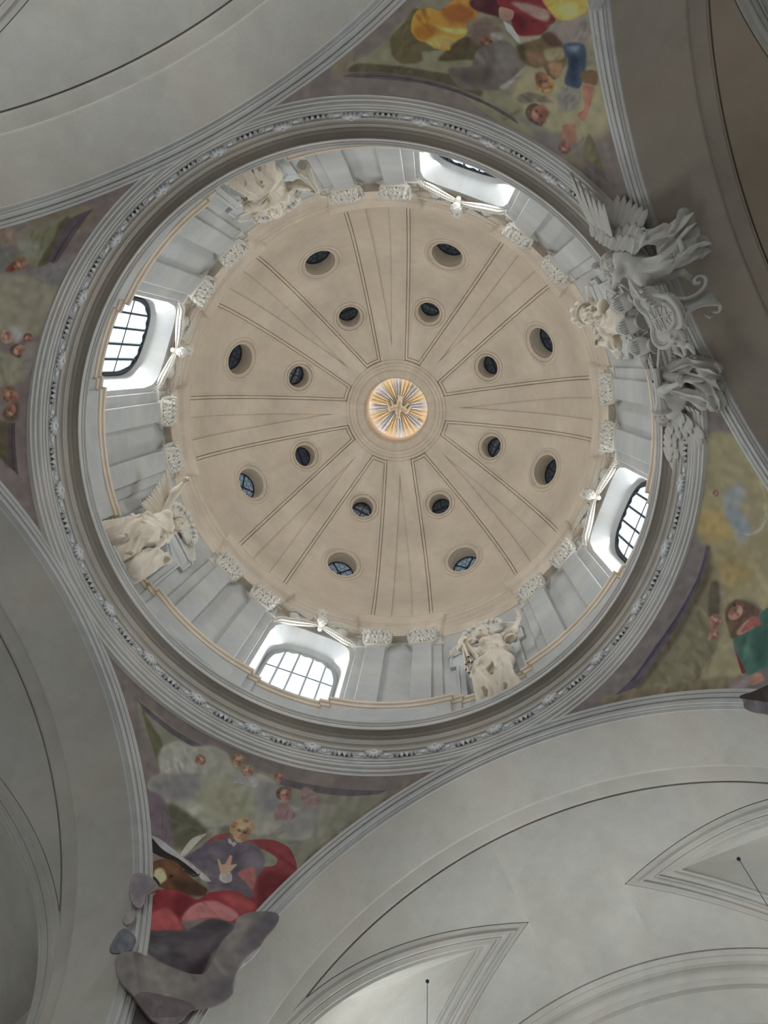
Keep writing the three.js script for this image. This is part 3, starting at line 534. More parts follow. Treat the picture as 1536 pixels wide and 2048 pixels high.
brush(1, 0, [60, 46, 34], [38, 199, 23, 202, 16, 197, 16, 201, 23, 205, 38, 203]);
brush(1, 1, [128, 42, 46], [81, 300, 72, 284, 70, 255, 58, 240, 33, 231, 7, 234, -8, 217, -40, 205, -71, 216, -74, 228, -55, 250, -37, 248, -18, 254, 15, 270, 5, 279, 21, 291, 61, 303]);
brush(1, 7, [96, 28, 34], [32, 235, 7, 236, 19, 268, 33, 261]);
brush(1, 3, [150, 66, 66], [62, 300, 62, 287, 40, 260, 11, 276, 12, 286, 39, 298]);
brush(1, 2, [166, 98, 98], [15, 269, 8, 242, -17, 227, -47, 232, -55, 239, -46, 249, -20, 252]);
brush(1, 6, [150, 60, 62], [-19, 215, -47, 208, -73, 222, -55, 233]);
brush(1, 2, [66, 60, 65], [57, 304, 5, 279, -21, 253, -53, 253, -51, 272, -37, 301, -34, 333, -10, 335, 17, 333, 35, 329, 50, 323]);
brush(1, 5, [86, 80, 84], [41, 322, 29, 309, 15, 314, 25, 327]);
brush(1, 5, [52, 40, 46], [-29, 310, -37, 301, -34, 333, -15, 335]);
brush(1, 8, [84, 74, 80], [5, 304, -24, 281, -47, 261, -39, 288, -14, 316]);
brush(1, 1, [128, 48, 44], [73, 313, 50, 325, 45, 340, 53, 338, 78, 319]);
brush(1, 1, [156, 118, 96], [57, 322, 51, 322, 47, 330, 52, 330]);
brush(1, 2, [98, 93, 91], [71, 358, 61, 348, 48, 344, 15, 348, -27, 346, -39, 341, -44, 311, -47, 288, -56, 269, -55, 253, -63, 243, -84, 234, -104, 232, -110, 237, -109, 250, -100, 271, -94, 298, -79, 326, -83, 350, -77, 367, -63, 381, -42, 392, -38, 397, -31, 414, -8, 425, 21, 410, 34, 400, 51, 392, 64, 380]);
brush(1, 16, [110, 105, 100], [42, 351, -1, 351, -27, 363, -28, 391, -6, 405, 22, 395]);
brush(1, 12, [84, 78, 82], [-68, 335, -80, 329, -83, 350, -64, 376, -45, 367]);
brush(1, 9, [112, 106, 102], [-54, 254, -66, 244, -80, 250, -73, 277, -57, 301, -48, 291]);
brush(1, 9, [80, 76, 82], [-87, 235, -107, 233, -109, 250, -95, 272, -83, 262]);
brush(1, 9, [88, 80, 86], [-81, 256, -97, 259, -89, 292, -72, 293]);
brush(1, 1, [112, 106, 108], [99, 257, 100, 248, 88, 239, 73, 240, 61, 248, 70, 266, 71, 286, 83, 285, 93, 274]);
brush(1, 6, [98, 90, 96], [94, 258, 85, 246, 73, 251, 75, 275, 84, 276]);
brush(1, 1, [84, 87, 95], [84, 355, 85, 340, 81, 323, 70, 322, 59, 329, 58, 342, 68, 353, 79, 359]);
brush(1, 1, [120, 114, 114], [85, 313, 85, 301, 75, 295, 73, 307, 78, 316]);
brush(1, 2, [138, 134, 134], [-82, 308, -94, 289, -107, 274, -115, 288, -113, 314, -101, 326, -99, 348, -89, 357, -81, 354, -78, 334]);
brush(1, 1, [86, 76, 78], [26, 393, -32, 385, -43, 400, 26, 427]);
cut(1, [71, 358, 61, 348, 48, 344, 15, 348, -27, 346, -39, 341, -44, 311, -47, 288, -56, 269, -55, 253, -63, 243, -84, 234, -104, 232, -110, 237, -109, 250, -100, 271, -94, 298, -79, 326, -83, 350, -77, 367, -63, 381, -42, 392, -38, 397, -31, 414, -8, 425, 21, 410, 34, 400, 51, 392, 64, 380]);
cut(1, [99, 257, 100, 248, 88, 239, 73, 240, 61, 248, 70, 266, 71, 286, 83, 285, 93, 274]);
cut(1, [84, 355, 85, 340, 81, 323, 70, 322, 59, 329, 58, 342, 68, 353, 79, 359]);
cut(1, [85, 313, 85, 301, 75, 295, 73, 307, 78, 316]);
brush(2, 6, [112, 102, 86], [153, 117, 181, 74, 221, 19, 169, 15, 163, 64, 136, 108]);
brush(2, 3, [106, 106, 82], [181, 46, 163, 64, 145, 77, 113, 71, 108, 41, 126, 34]);
brush(2, 2, [78, 74, 52], [189, 38, 179, 45, 150, 40, 108, 41, 122, 29]);
brush(2, 0, [82, 70, 76], [216, 19, 188, 38, 163, 36, 120, 31, 120, 19, 145, 18, 175, 18]);
brush(2, 0, [66, 56, 62], [207, 22, 177, 24, 141, 23, 121, 23, 121, 26, 144, 27, 179, 26]);
brush(2, 6, [128, 122, 104], [72, 138, 83, 84, 94, 39, 95, 9, 89, -2, 34, -3, 11, 3, 6, 58, -7, 114]);
brush(2, 4, [112, 108, 107], [108, 39, 121, 21, 138, 13, 144, 4, 138, -7, 98, -2, 89, 10, 90, 35, 100, 46]);
brush(2, 4, [112, 106, 98], [131, 163, 150, 115, 163, 87, 145, 75, 127, 84, 120, 100, 103, 151]);
brush(2, 5, [122, 106, 90], [140, 122, 151, 104, 148, 91, 136, 83, 124, 91, 119, 108]);
brush(2, 5, [98, 98, 92], [105, 151, 123, 102, 118, 82, 98, 77, 87, 86, 72, 138]);
brush(2, 3, [118, 120, 106], [133, 81, 140, 67, 138, 54, 126, 50, 116, 59, 119, 71]);
brush(2, 2, [110, 56, 46], [90, 80, 106, 73, 93, 68]);
visage(2, 106, 64, 10, -2.5, [138, 98, 78], [112, 82, 56]);
visage(2, 2, 45, 11, -2.8, [148, 108, 92], [150, 120, 96]);
visage(2, 5, 16, 8, 3.1, [142, 88, 82], [98, 68, 56]);
brush(2, 5, [150, 146, 140], [16, 49, 18, 31, 14, 24, -5, 29, 2, 39]);
brush(2, 4, [120, 111, 106], [-5, 19, 3, 6, 2, -1, -20, -4, -49, 5, -59, 14, -30, 21]);
visage(2, -15, 26, 11, -2.2, [154, 112, 96], [88, 64, 50]);
brush(2, 4, [126, 121, 102], [-34, 108, -23, 51, -25, 26, -33, 18, -59, 16, -69, 31, -71, 43, -89, 100]);
visage(2, -81, 26, 13, -3.1, [144, 94, 82], [108, 84, 58]);
brush(2, 4, [80, 66, 48], [-109, 36, -120, 27, -114, 15, -93, 12, -90, 19]);
visage(2, -104, 24, 11, -2.0, [146, 98, 82], [86, 70, 52]);
brush(2, 3, [80, 72, 52], [-133, 79, -122, 27, -186, 29, -175, 40, -155, 79]);
brush(2, 0, [74, 62, 65], [-122, 27, -120, 17, -198, 16, -185, 29]);
brush(2, 0, [62, 52, 56], [-123, 22, -123, 21, -191, 20, -190, 23]);
brush(3, 4, [126, 116, 96], [-204, 29, -175, 44, -187, 61, -212, 56]);
brush(3, 2, [128, 124, 100], [-185, 41, -162, 56, -139, 83, -106, 138, -94, 157, 99, 236, 128, 191, 122, 69, 78, -6, 3, 7, -79, 38]);
brush(3, 2, [88, 80, 60], [-175, 44, -135, 43, -80, 42, -37, 43, -6, 37, -7, 25, -47, 28, -77, 30, -133, 31, -184, 33]);
brush(3, 0, [92, 84, 86], [-194, 27, -175, 31, -133, 31, -77, 29, -33, 26, 13, 20, 49, 15, 56, 9, 9, 16, -36, 20, -80, 22, -131, 22, -174, 24]);
brush(3, 0, [76, 68, 70], [-191, 26, -132, 28, -77, 26, -33, 23, 13, 18, 14, 16, -34, 21, -76, 24, -132, 26]);
brush(3, 2, [98, 90, 60], [-137, 83, -124, 103, -112, 126, -83, 98, -71, 76, -93, 67, -90, 56, -100, 49, -119, 48, -131, 58]);
brush(3, 2, [84, 74, 50], [-71, 60, -61, 78, -43, 101, -10, 96, -2, 78, -36, 69, -55, 62]);
brush(3, 1, [182, 128, 44], [-114, 108, -110, 122, -95, 129, -81, 127, -72, 141, -55, 154, -36, 133, -47, 120, -43, 106, -48, 97, -61, 87, -59, 77, -79, 75, -88, 81, -100, 82, -112, 93]);
brush(3, 5, [150, 86, 36], [-81, 127, -64, 142, -38, 134, -49, 118, -69, 117]);
brush(3, 5, [158, 102, 34], [-104, 103, -89, 106, -81, 100, -89, 84, -101, 84, -110, 94]);
brush(3, 3, [206, 168, 92], [-87, 108, -69, 106, -45, 111, -46, 104, -65, 100]);
brush(3, 3, [198, 152, 76], [-85, 89, -71, 96, -53, 92, -60, 87, -61, 78, -75, 77, -91, 81]);
brush(3, 2, [80, 36, 42], [-48, 151, -15, 168, -5, 143, -20, 139, -42, 140]);
brush(3, 1, [124, 42, 47], [-21, 168, 29, 189, 52, 171, 56, 162, 44, 137, 28, 127, 14, 128, 2, 146, -9, 151]);
brush(3, 6, [98, 28, 36], [4, 149, 22, 150, 26, 129, 15, 129]);
brush(3, 3, [152, 122, 112], [0, 164, 24, 171, 46, 171, 48, 159, 36, 156, 13, 159]);
brush(3, 4, [110, 92, 82], [-41, 118, -30, 132, -14, 131, 1, 121, 2, 110, -10, 101, -23, 94, -34, 97]);
brush(3, 4, [150, 146, 140], [-14, 114, 1, 121, 3, 113, -6, 106]);
visage(3, -17, 102, 8, 0.9, [128, 78, 56], [96, 70, 54]);
brush(3, 1, [154, 116, 100], [-12, 153, 5, 154, 6, 142, -3, 137, -10, 141]);
brush(3, 0, [172, 172, 176], [-4, 137, 8, 134, 33, 113, 22, 115, 4, 126]);
brush(3, 3, [150, 140, 120], [21, 122, 45, 136, 48, 126, 34, 115]);
brush(3, 2, [188, 152, 66], [31, 190, 83, 217, 87, 197, 77, 177, 67, 170, 53, 168]);
brush(3, 8, [214, 188, 124], [56, 184, 72, 193, 78, 187, 69, 178]);
brush(3, 5, [136, 126, 118], [50, 152, 71, 172, 92, 190, 103, 166, 89, 145, 69, 139]);
brush(3, 2, [106, 98, 92], [-55, 50, -28, 62, -25, 86, -9, 103, 8, 112, 25, 103, 41, 90, 32, 67, 22, 48, 5, 38, -32, 28]);
brush(3, 7, [88, 78, 72], [-49, 44, -23, 59, -4, 71, 8, 57, -17, 38]);
brush(3, 2, [150, 148, 146], [16, 47, 28, 65, 40, 90, 41, 86, 26, 50]);
brush(3, 8, [122, 114, 110], [0, 100, 17, 100, 29, 89, 18, 68, 4, 78]);
brush(3, 7, [148, 141, 108], [36, 40, 43, 88, 80, 110, 117, 130, 147, 110, 171, 72, 146, 35, 116, 29, 97, 21, 63, 29]);
brush(3, 2, [104, 88, 60], [22, 109, 31, 120, 46, 133, 48, 140, 56, 146, 77, 136, 86, 121, 82, 92, 71, 91, 61, 100, 52, 93, 35, 93]);
brush(3, 5, [72, 58, 46], [22, 109, 32, 116, 39, 98, 32, 97]);
brush(3, 4, [86, 62, 54], [46, 139, 60, 147, 76, 137, 60, 129]);
brush(3, 3, [142, 132, 98], [56, 120, 75, 135, 82, 124, 64, 109]);
brush(3, 3, [158, 120, 88], [67, 108, 83, 114, 85, 96, 74, 95]);
brush(3, 5, [130, 98, 74], [34, 108, 52, 119, 60, 104, 50, 94]);
brush(3, 2, [62, 76, 98], [76, 139, 99, 153, 111, 129, 115, 102, 109, 94, 94, 94, 90, 120]);
brush(3, 4, [112, 126, 142], [79, 137, 94, 149, 92, 137]);
brush(3, 5, [44, 56, 78], [91, 126, 98, 132, 107, 103, 102, 99]);
visage(3, 68, 80, 15, 0.6, [144, 98, 78], [156, 120, 70]);
brush(3, 2, [120, 108, 96], [41, 42, 53, 57, 74, 62, 91, 61, 69, 50, 52, 40]);
visage(3, 77, 36, 17, -0.4, [156, 104, 88], [96, 76, 62]);
brush(3, 3, [130, 124, 116], [91, 84, 118, 95, 120, 73, 111, 58, 99, 57]);
brush(3, 2, [106, 86, 58], [108, 115, 111, 122, 126, 131, 133, 115, 123, 110, 115, 108]);
brush(3, 1, [164, 112, 92], [116, 104, 131, 111, 136, 88, 137, 63, 128, 62, 125, 66, 130, 79]);
brush(3, 3, [152, 106, 88], [112, 38, 127, 50, 137, 35, 135, 27, 120, 23]);
visage(3, 126, 15, 10, -0.1, [158, 102, 92], [100, 82, 68]);
brush(3, 2, [126, 120, 110], [139, 17, 145, 45, 146, 26, 136, 7, 129, -5, 128, 2]);
brush(3, 6, [128, 116, 100], [128, 2, 150, 22, 157, 7, 135, -3]);
brush(3, 2, [110, 104, 80], [151, 52, 194, 20, 185, 18, 156, 19]);
brush(3, 1, [108, 98, 104], [158, 18, 190, 20, 204, 15, 171, 13]);
brush(3, 9, [118, 112, 110], [64, 18, 90, 20, 115, 20, 115, 1, 87, 3]);
brush(3, 2, [128, 128, 126], [80, 235, 102, 248, 103, 229, 102, 217, 95, 212, 88, 216]);
cut(3, [82, 236, 100, 247, 103, 228, 101, 218, 95, 213, 89, 217]);
// ---------------------------------------------------------------- pendentives with their frescoes
const SR = 6.72, PHI_TOP = Math.asin((14.19 - HS) / SR), FS_W = 330, FS_H = 640;
const toLin = (c) => Math.pow(c / 255, 2.2), toS = (c) => clamp(255 * Math.pow(Math.max(0, c), 1 / 2.2), 0, 255);
function frescoTexture(k, ground, gain) {
  const W = 1024, H = 1024, sx = W / (2 * FS_W), sy = H / FS_H;
  return canvasTex(W, H, (g) => {
    const css = (c) => 'rgb(' + c[0] + ',' + c[1] + ',' + c[2] + ')', X = (s) => (s + FS_W) * sx, Y = (v) => v * sy;
    g.fillStyle = css(ground); g.fillRect(0, 0, W, H);
    seed = 31 + k;
    const dab = (n, size, alpha, dark) => { for (let i = 0; i < n; i++) { const x = rnd(0, W), y = rnd(0, H), r = size * rnd(0.4, 1.2); g.save(); g.translate(x, y); g.rotate(rnd(0, 3.14)); g.globalAlpha = alpha * rnd(0.3, 1); g.fillStyle = rnd() < dark ? css([74, 64, 56]) : css([[184, 166, 140], [168, 154, 160], [176, 176, 152]][i % 3]); g.beginPath(); g.ellipse(0, 0, r, r * rnd(0.3, 0.7), 0, 0, 6.3); g.fill(); g.restore(); } };
    g.filter = 'blur(7px)'; dab(160, 46, 0.10, 0.5); g.filter = 'none';
    for (const c of PAINT[k]) {
      if (c.r) {
        const { s, v, r, turn: a, skin, hair } = c; g.save(); g.translate(X(s), Y(v)); g.rotate(a); g.scale(sx, sy); g.filter = 'blur(0.8px)';
        const el = (x, y, rx, ry, col, al = 1) => { g.globalAlpha = al; g.fillStyle = css(col); g.beginPath(); g.ellipse(x * r, y * r, rx * r, ry * r, 0, 0, 6.3); g.fill(); };
        const fine = r > 16 ? 1 : 0.55, m = s % 2 ? 1 : -1;
        el(-0.12 * m, -0.2, 0.86, 0.82, hair); el(-0.6 * m, 0.0, 0.34, 0.5, hair); el(0.45 * m, -0.45, 0.4, 0.3, hair); el(0.04 * m, 0.12, 0.62, 0.8, skin); el(0.1 * m, 0.62, 0.34, 0.26, skin);
        g.filter = 'blur(' + (1 + r * 0.06).toFixed(1) + 'px)'; el(0.36 * m, 0.2, 0.3, 0.62, [84, 54, 44], 0.45); el(-0.3 * m, 0.38, 0.2, 0.16, [166, 96, 80], 0.4); el(-0.1 * m, -0.25, 0.32, 0.2, [206, 172, 148], 0.35); el(0, 0.06, 0.5, 0.12, [70, 44, 36], 0.3);
        g.filter = 'blur(0.7px)'; el(-0.24, 0.06, 0.13, 0.05, [50, 34, 28], 0.75 * fine); el(0.22, 0.06, 0.12, 0.05, [50, 34, 28], 0.75 * fine); el(-0.24, -0.06, 0.17, 0.03, [84, 58, 44], 0.6 * fine); el(0.22, -0.06, 0.16, 0.03, [84, 58, 44], 0.6 * fine);
        el(0.06 * m, 0.26, 0.06, 0.16, [112, 72, 58], 0.5 * fine); el(0.02, 0.4, 0.1, 0.045, [92, 56, 46], 0.6 * fine); el(0.02, 0.58, 0.17, 0.045, [124, 62, 54], 0.7 * fine);
        for (let q = 0; q < 9; q++) { const t = rnd(-2.6, 0.2); el(Math.cos(t) * 0.72, -0.12 + Math.sin(t) * 0.68, 0.2, 0.13, hair.map((v) => Math.round(v * (q % 2 ? 0.72 : 1.22))), 0.6); }
        g.restore(); g.globalAlpha = 1; g.filter = 'none'; continue;
      }
      const { blur, color: col, outline } = c, p = [], n = outline.length / 2;
      for (let i = 0; i < n; i++) p.push([outline[2 * i], outline[2 * i + 1]]);
      const trace = () => { g.beginPath(); if (blur === 0) p.forEach(([s, v], i) => (i ? g.lineTo(X(s), Y(v)) : g.moveTo(X(s), Y(v)))); else { g.moveTo(X(p[0][0]), Y(p[0][1])); for (let i = 0; i < n; i++) { const a = p[(i + n - 1) % n], b = p[i], c2 = p[(i + 1) % n], d2 = p[(i + 2) % n], e = 0.14; g.bezierCurveTo(X(b[0] + (c2[0] - a[0]) * e), Y(b[1] + (c2[1] - a[1]) * e), X(c2[0] - (d2[0] - b[0]) * e), Y(c2[1] - (d2[1] - b[1]) * e), X(c2[0]), Y(c2[1])); } } g.closePath(); };
      g.filter = blur > 1 ? 'blur(' + (blur * 0.9).toFixed(1) + 'px)' : 'none'; g.fillStyle = css(col); trace(); g.fill(); g.filter = 'none';
      if (blur < 6) {                                      // brush marks inside the shape
        g.save(); trace(); g.clip(); let x0 = 1e9, x1 = -1e9, y0 = 1e9, y1 = -1e9; for (const [s, v] of p) { x0 = Math.min(x0, X(s)); x1 = Math.max(x1, X(s)); y0 = Math.min(y0, Y(v)); y1 = Math.max(y1, Y(v)); }
        const d = Math.sqrt((x1 - x0) * (y1 - y0)), a0 = rnd(0, 3.14); g.filter = 'blur(1.5px)';
        for (let i = 0; i < Math.min(40, 6 + d / 5); i++) { g.globalAlpha = rnd(0.15, 0.45); const f2 = i % 2 ? rnd(1.08, 1.3) : rnd(0.62, 0.85); g.strokeStyle = css(col.map((v) => Math.round(Math.min(230, v * f2)))); g.lineWidth = rnd(1.5, 2 + d * 0.06); const x = rnd(x0, x1), y = rnd(y0, y1), l = rnd(0.15, 0.6) * d, a = a0 + rnd(-0.5, 0.5); g.beginPath(); g.moveTo(x, y); g.quadraticCurveTo(x + Math.cos(a) * l * 0.5 + rnd(-8, 8), y + Math.sin(a) * l * 0.5 + rnd(-8, 8), x + Math.cos(a) * l, y + Math.sin(a) * l); g.stroke(); }
        g.restore(); g.globalAlpha = 1; g.filter = 'none';
      }
    }
    g.filter = 'blur(3px)'; dab(220, 16, 0.10, 0.5); g.filter = 'none';
    const im = g.getImageData(0, 0, W, H), d = im.data;     // lime bloom and grain; photographed tones become the pigments' own
    for (let y = 0; y < H; y++) for (let x = 0; x < W; x++) { const o = (y * W + x) * 4, n = 1 + 0.16 * noise3(x / 14, y / 14, 3) + 0.07 * (hash3(x, y, 5) - 0.5); const grey = 0.3 * d[o] + 0.59 * d[o + 1] + 0.11 * d[o + 2]; for (let c = 0; c < 3; c++) d[o + c] = toS(Math.min(0.8, toLin(lerp(grey, d[o + c], 0.8)) * gain * n)); }
    g.putImageData(im, 0, 0);
  });
}
function pendentiveGeo() {                               // local: between the arms at 0 and 90 degrees; uv in fresco metres
  const nv = 44, nu = 40, V = 6.4;
  return gridGeo(nv, nu, (i, j) => {
    const v = i / nv * V, phi = PHI_TOP - v / SR, y = phi > 0 ? HS + SR * Math.sin(phi) : HS + SR * phi, R = phi > 0 ? SR * Math.cos(phi) : SR;
    const lo = Math.acos(Math.min(1, 4.885 / R)) * 180 / Math.PI, a = lerp(lo, 90 - lo, j / nu);
    return V3(R * Math.cos(rad(a)), y, -R * Math.sin(rad(a)));
  }, false, (i, j, p) => { const R = Math.hypot(p.x, p.z), s = (Math.atan2(-p.z, p.x) - Math.PI / 4) * R; return [(s * 100 + FS_W) / (2 * FS_W), 1 - i / nv]; });
}
const penGeo = pendentiveGeo();
const FRESCO = [
  ['pendentive fresco of a young man in green gazing up at a golden glory', [105, 97, 96], 2.3],
  ['pendentive fresco of a bald bearded man in red cape with open book and ox', [104, 94, 91], 2.4],
  ['pendentive fresco of winged child heads among pale clouds, cut by the frame', [106, 94, 92], 2.4],
  ['pendentive fresco with billowing orange drapery, a red robe and a blond angel', [120, 109, 104], 2.0],
];
const tess = new TessellateModifier(0.22, 8);
for (let k = 0; k < 4; k++) {
  const t = thing('fresco', FRESCO[k][0], 'fresco', 'pendentive frescoes'); t.rotation.y = rad(90 * k);
  const tex = frescoTexture(k, FRESCO[k][1], FRESCO[k][2]); tex.wrapS = tex.wrapT = THREE.ClampToEdgeWrapping;
  const m = new THREE.MeshStandardMaterial({ map: tex, roughness: 0.9, bumpMap: grain.bumpMap, bumpScale: 0.002 });
  part(t, 'painted_plaster', penGeo, m);
  for (const flat of CLOUD_CUTS[k]) {                       // painted cloud boards standing proud of the arch mouldings
    const pts = []; for (let i = 0; i < flat.length; i += 2) pts.push([flat[i] / 100, flat[i + 1] / 100]);
    const sm = new THREE.CatmullRomCurve3(pts.map(([x, y]) => V3(x, y, 0)), true).getPoints(pts.length * 4).map((p) => [p.x, p.y]);
    const g = tess.modify(new THREE.ExtrudeGeometry(shapeOf(sm), { depth: 0.03, bevelEnabled: false })), p = g.attributes.position, uv = new Float32Array(p.count * 2);
    for (let i = 0; i < p.count; i++) {
      const s = p.getX(i), v = p.getY(i), phi = PHI_TOP - v / SR, R = 6.56 + p.getZ(i), a = Math.PI / 4 + s / (SR * Math.cos(Math.max(0, phi))); uv[i * 2] = (s * 100 + FS_W) / (2 * FS_W); uv[i * 2 + 1] = 1 - v * 100 / FS_H;
      p.setXYZ(i, R * Math.cos(phi) * Math.cos(a), HS + R * Math.sin(phi), -R * Math.cos(phi) * Math.sin(a));
    }
    g.setAttribute('uv', new THREE.BufferAttribute(uv, 2)); g.computeVertexNormals(); part(t, 'painted_cloud', g, m);
  }
}
// ---------------------------------------------------------------- modelling carved figures: a distance field of limbs and folds, meshed as one skin
function surfaceNets(f, lo, hi, cell) {
  const nx = Math.ceil((hi[0] - lo[0]) / cell) + 1, ny = Math.ceil((hi[1] - lo[1]) / cell) + 1, nz = Math.ceil((hi[2] - lo[2]) / cell) + 1;
  const val = new Float32Array(nx * ny * nz), id = new Int32Array(nx * ny * nz).fill(-1), at = (i, j, k) => (i * ny + j) * nz + k;
  for (let i = 0; i < nx; i++) for (let j = 0; j < ny; j++) for (let k = 0; k < nz; k++) val[at(i, j, k)] = f(lo[0] + i * cell, lo[1] + j * cell, lo[2] + k * cell);
  const pos = [], idx = [], E = [[0, 1], [0, 2], [0, 4], [1, 3], [1, 5], [2, 3], [2, 6], [3, 7], [4, 5], [4, 6], [5, 7], [6, 7]];
  for (let i = 0; i < nx - 1; i++) for (let j = 0; j < ny - 1; j++) for (let k = 0; k < nz - 1; k++) {
    const c = []; let mask = 0;
    for (let q = 0; q < 8; q++) { const v = val[at(i + (q & 1), j + ((q >> 1) & 1), k + (q >> 2))]; c.push(v); if (v < 0) mask |= 1 << q; }
    if (mask === 0 || mask === 255) continue;
    let x = 0, y = 0, z = 0, n = 0;
    for (const [a, b] of E) if ((c[a] < 0) !== (c[b] < 0)) { const t = c[a] / (c[a] - c[b]); x += lerp(a & 1, b & 1, t); y += lerp((a >> 1) & 1, (b >> 1) & 1, t); z += lerp(a >> 2, b >> 2, t); n++; }
    id[at(i, j, k)] = pos.length / 3; pos.push(lo[0] + (i + x / n) * cell, lo[1] + (j + y / n) * cell, lo[2] + (k + z / n) * cell);
  }
  for (let i = 1; i < nx - 1; i++) for (let j = 1; j < ny - 1; j++) for (let k = 1; k < nz - 1; k++) {
    const s = val[at(i, j, k)] < 0;
    const quad = (a, b, c, d, flip) => { if (a < 0 || b < 0 || c < 0 || d < 0) return; if (flip) idx.push(a, c, b, a, d, c); else idx.push(a, b, c, a, c, d); };
    if (s !== (val[at(i + 1, j, k)] < 0)) quad(id[at(i, j - 1, k - 1)], id[at(i, j, k - 1)], id[at(i, j, k)], id[at(i, j - 1, k)], !s);
    if (s !== (val[at(i, j + 1, k)] < 0)) quad(id[at(i - 1, j, k - 1)], id[at(i - 1, j, k)], id[at(i, j, k)], id[at(i, j, k - 1)], !s);
    if (s !== (val[at(i, j, k + 1)] < 0)) quad(id[at(i - 1, j - 1, k)], id[at(i, j - 1, k)], id[at(i, j, k)], id[at(i - 1, j, k)], !s);
  }
  const g = new THREE.BufferGeometry(), uv = new Float32Array(pos.length / 3 * 2);
  for (let i = 0; i < pos.length / 3; i++) { uv[i * 2] = pos[i * 3] + pos[i * 3 + 2] * 0.7; uv[i * 2 + 1] = pos[i * 3 + 1]; }
  g.setAttribute('position', new THREE.BufferAttribute(new Float32Array(pos), 3)); g.setAttribute('uv', new THREE.BufferAttribute(uv, 2)); g.setIndex(idx); g.computeVertexNormals();
  return g;
}
// one primitive: capsule a -> b with end radii, or ellipsoid at c with radii r (optionally in its own axes); folds [count, depth, twist] run along a capsule
const cap = (a, b, ra, rb, k = 0.05, folds) => ({ a, b, ra, rb, k, folds });
const ell = (c, r, k = 0.04, axes, neg) => ({ c, r, k, axes, neg });
function blob(prims, cell, rough) {
  const L = prims.map((p) => {
    const q = { ...p };
    if (p.a) {
      const d = [p.b[0] - p.a[0], p.b[1] - p.a[1], p.b[2] - p.a[2]], l = Math.hypot(...d) || 1e-6; q.d = d; q.l2 = l * l; q.mid = p.a.map((v, i) => v + d[i] / 2); q.R = l / 2 + Math.max(p.ra, p.rb) + (p.folds ? p.folds[1] : 0);
      const w = d.map((v) => v / l), ref = Math.abs(w[1]) < 0.9 ? [0, 1, 0] : [0, 0, 1], u = [w[1] * ref[2] - w[2] * ref[1], w[2] * ref[0] - w[0] * ref[2], w[0] * ref[1] - w[1] * ref[0]], ul = Math.hypot(...u); q.u = u.map((v) => v / ul);
      q.v = [w[1] * q.u[2] - w[2] * q.u[1], w[2] * q.u[0] - w[0] * q.u[2], w[0] * q.u[1] - w[1] * q.u[0]];
    } else { q.mid = p.c; q.R = Math.max(...p.r); }
    return q;
  });
  const lo = [1e9, 1e9, 1e9], hi = [-1e9, -1e9, -1e9];
  for (const q of L) if (!q.neg) for (let i = 0; i < 3; i++) {
    const a = q.a ? Math.min(q.a[i] - q.ra, q.b[i] - q.rb) : q.c[i] - (q.axes ? q.R : q.r[i]), b = q.a ? Math.max(q.a[i] + q.ra, q.b[i] + q.rb) : q.c[i] + (q.axes ? q.R : q.r[i]), m = (q.folds ? q.folds[1] : 0) + cell * 3 + (rough ? rough[1] : 0);
    lo[i] = Math.min(lo[i], a - m); hi[i] = Math.max(hi[i], b + m);
  }
  const f = (x, y, z) => {
    let D = 10;
    for (const q of L) {
      const mx = x - q.mid[0], my = y - q.mid[1], mz = z - q.mid[2], far = Math.sqrt(mx * mx + my * my + mz * mz) - q.R;
      if (!q.neg && far > D + 0.12) continue;
      let d;
      if (q.a) {
        const px = x - q.a[0], py = y - q.a[1], pz = z - q.a[2], h = clamp((px * q.d[0] + py * q.d[1] + pz * q.d[2]) / q.l2, 0, 1), ex = px - q.d[0] * h, ey = py - q.d[1] * h, ez = pz - q.d[2] * h;
        d = Math.sqrt(ex * ex + ey * ey + ez * ez) - lerp(q.ra, q.rb, h);
        if (q.folds && d < 0.2) { const th = Math.atan2(ex * q.v[0] + ey * q.v[1] + ez * q.v[2], ex * q.u[0] + ey * q.u[1] + ez * q.u[2]), w = noise3(x * 2.1 + 7, y * 2.1, z * 2.1) * 1.3; d -= q.folds[1] * (0.35 + 0.65 * h) * (1 - Math.abs(Math.sin(th * q.folds[0] / 2 + h * q.folds[2] + w)) * 1.6); }
      } else {
        let ax = mx, ay = my, az = mz;
        if (q.axes) { const [r, u, n] = q.axes; ax = mx * r[0] + my * r[1] + mz * r[2]; ay = mx * u[0] + my * u[1] + mz * u[2]; az = mx * n[0] + my * n[1] + mz * n[2]; }
        const k0 = Math.sqrt((ax / q.r[0]) ** 2 + (ay / q.r[1]) ** 2 + (az / q.r[2]) ** 2), k1 = Math.sqrt((ax / q.r[0] ** 2) ** 2 + (ay / q.r[1] ** 2) ** 2 + (az / q.r[2] ** 2) ** 2);
        d = k1 > 1e-9 ? k0 * (k0 - 1) / k1 : -Math.min(...q.r);
      }
      if (q.neg) { const h = clamp(0.5 - 0.5 * (D + d) / q.k, 0, 1); D = lerp(D, -d, h) + q.k * h * (1 - h); }
      else { const h = clamp(0.5 + 0.5 * (D - d) / q.k, 0, 1); D = lerp(D, d, h) - q.k * h * (1 - h); }
    }
    if (rough && D < 0.3) D -= rough[1] * noise3(x * rough[0], y * rough[0], z * rough[0]);
    return D;
  };
  return surfaceNets(f, lo, hi, cell);
}
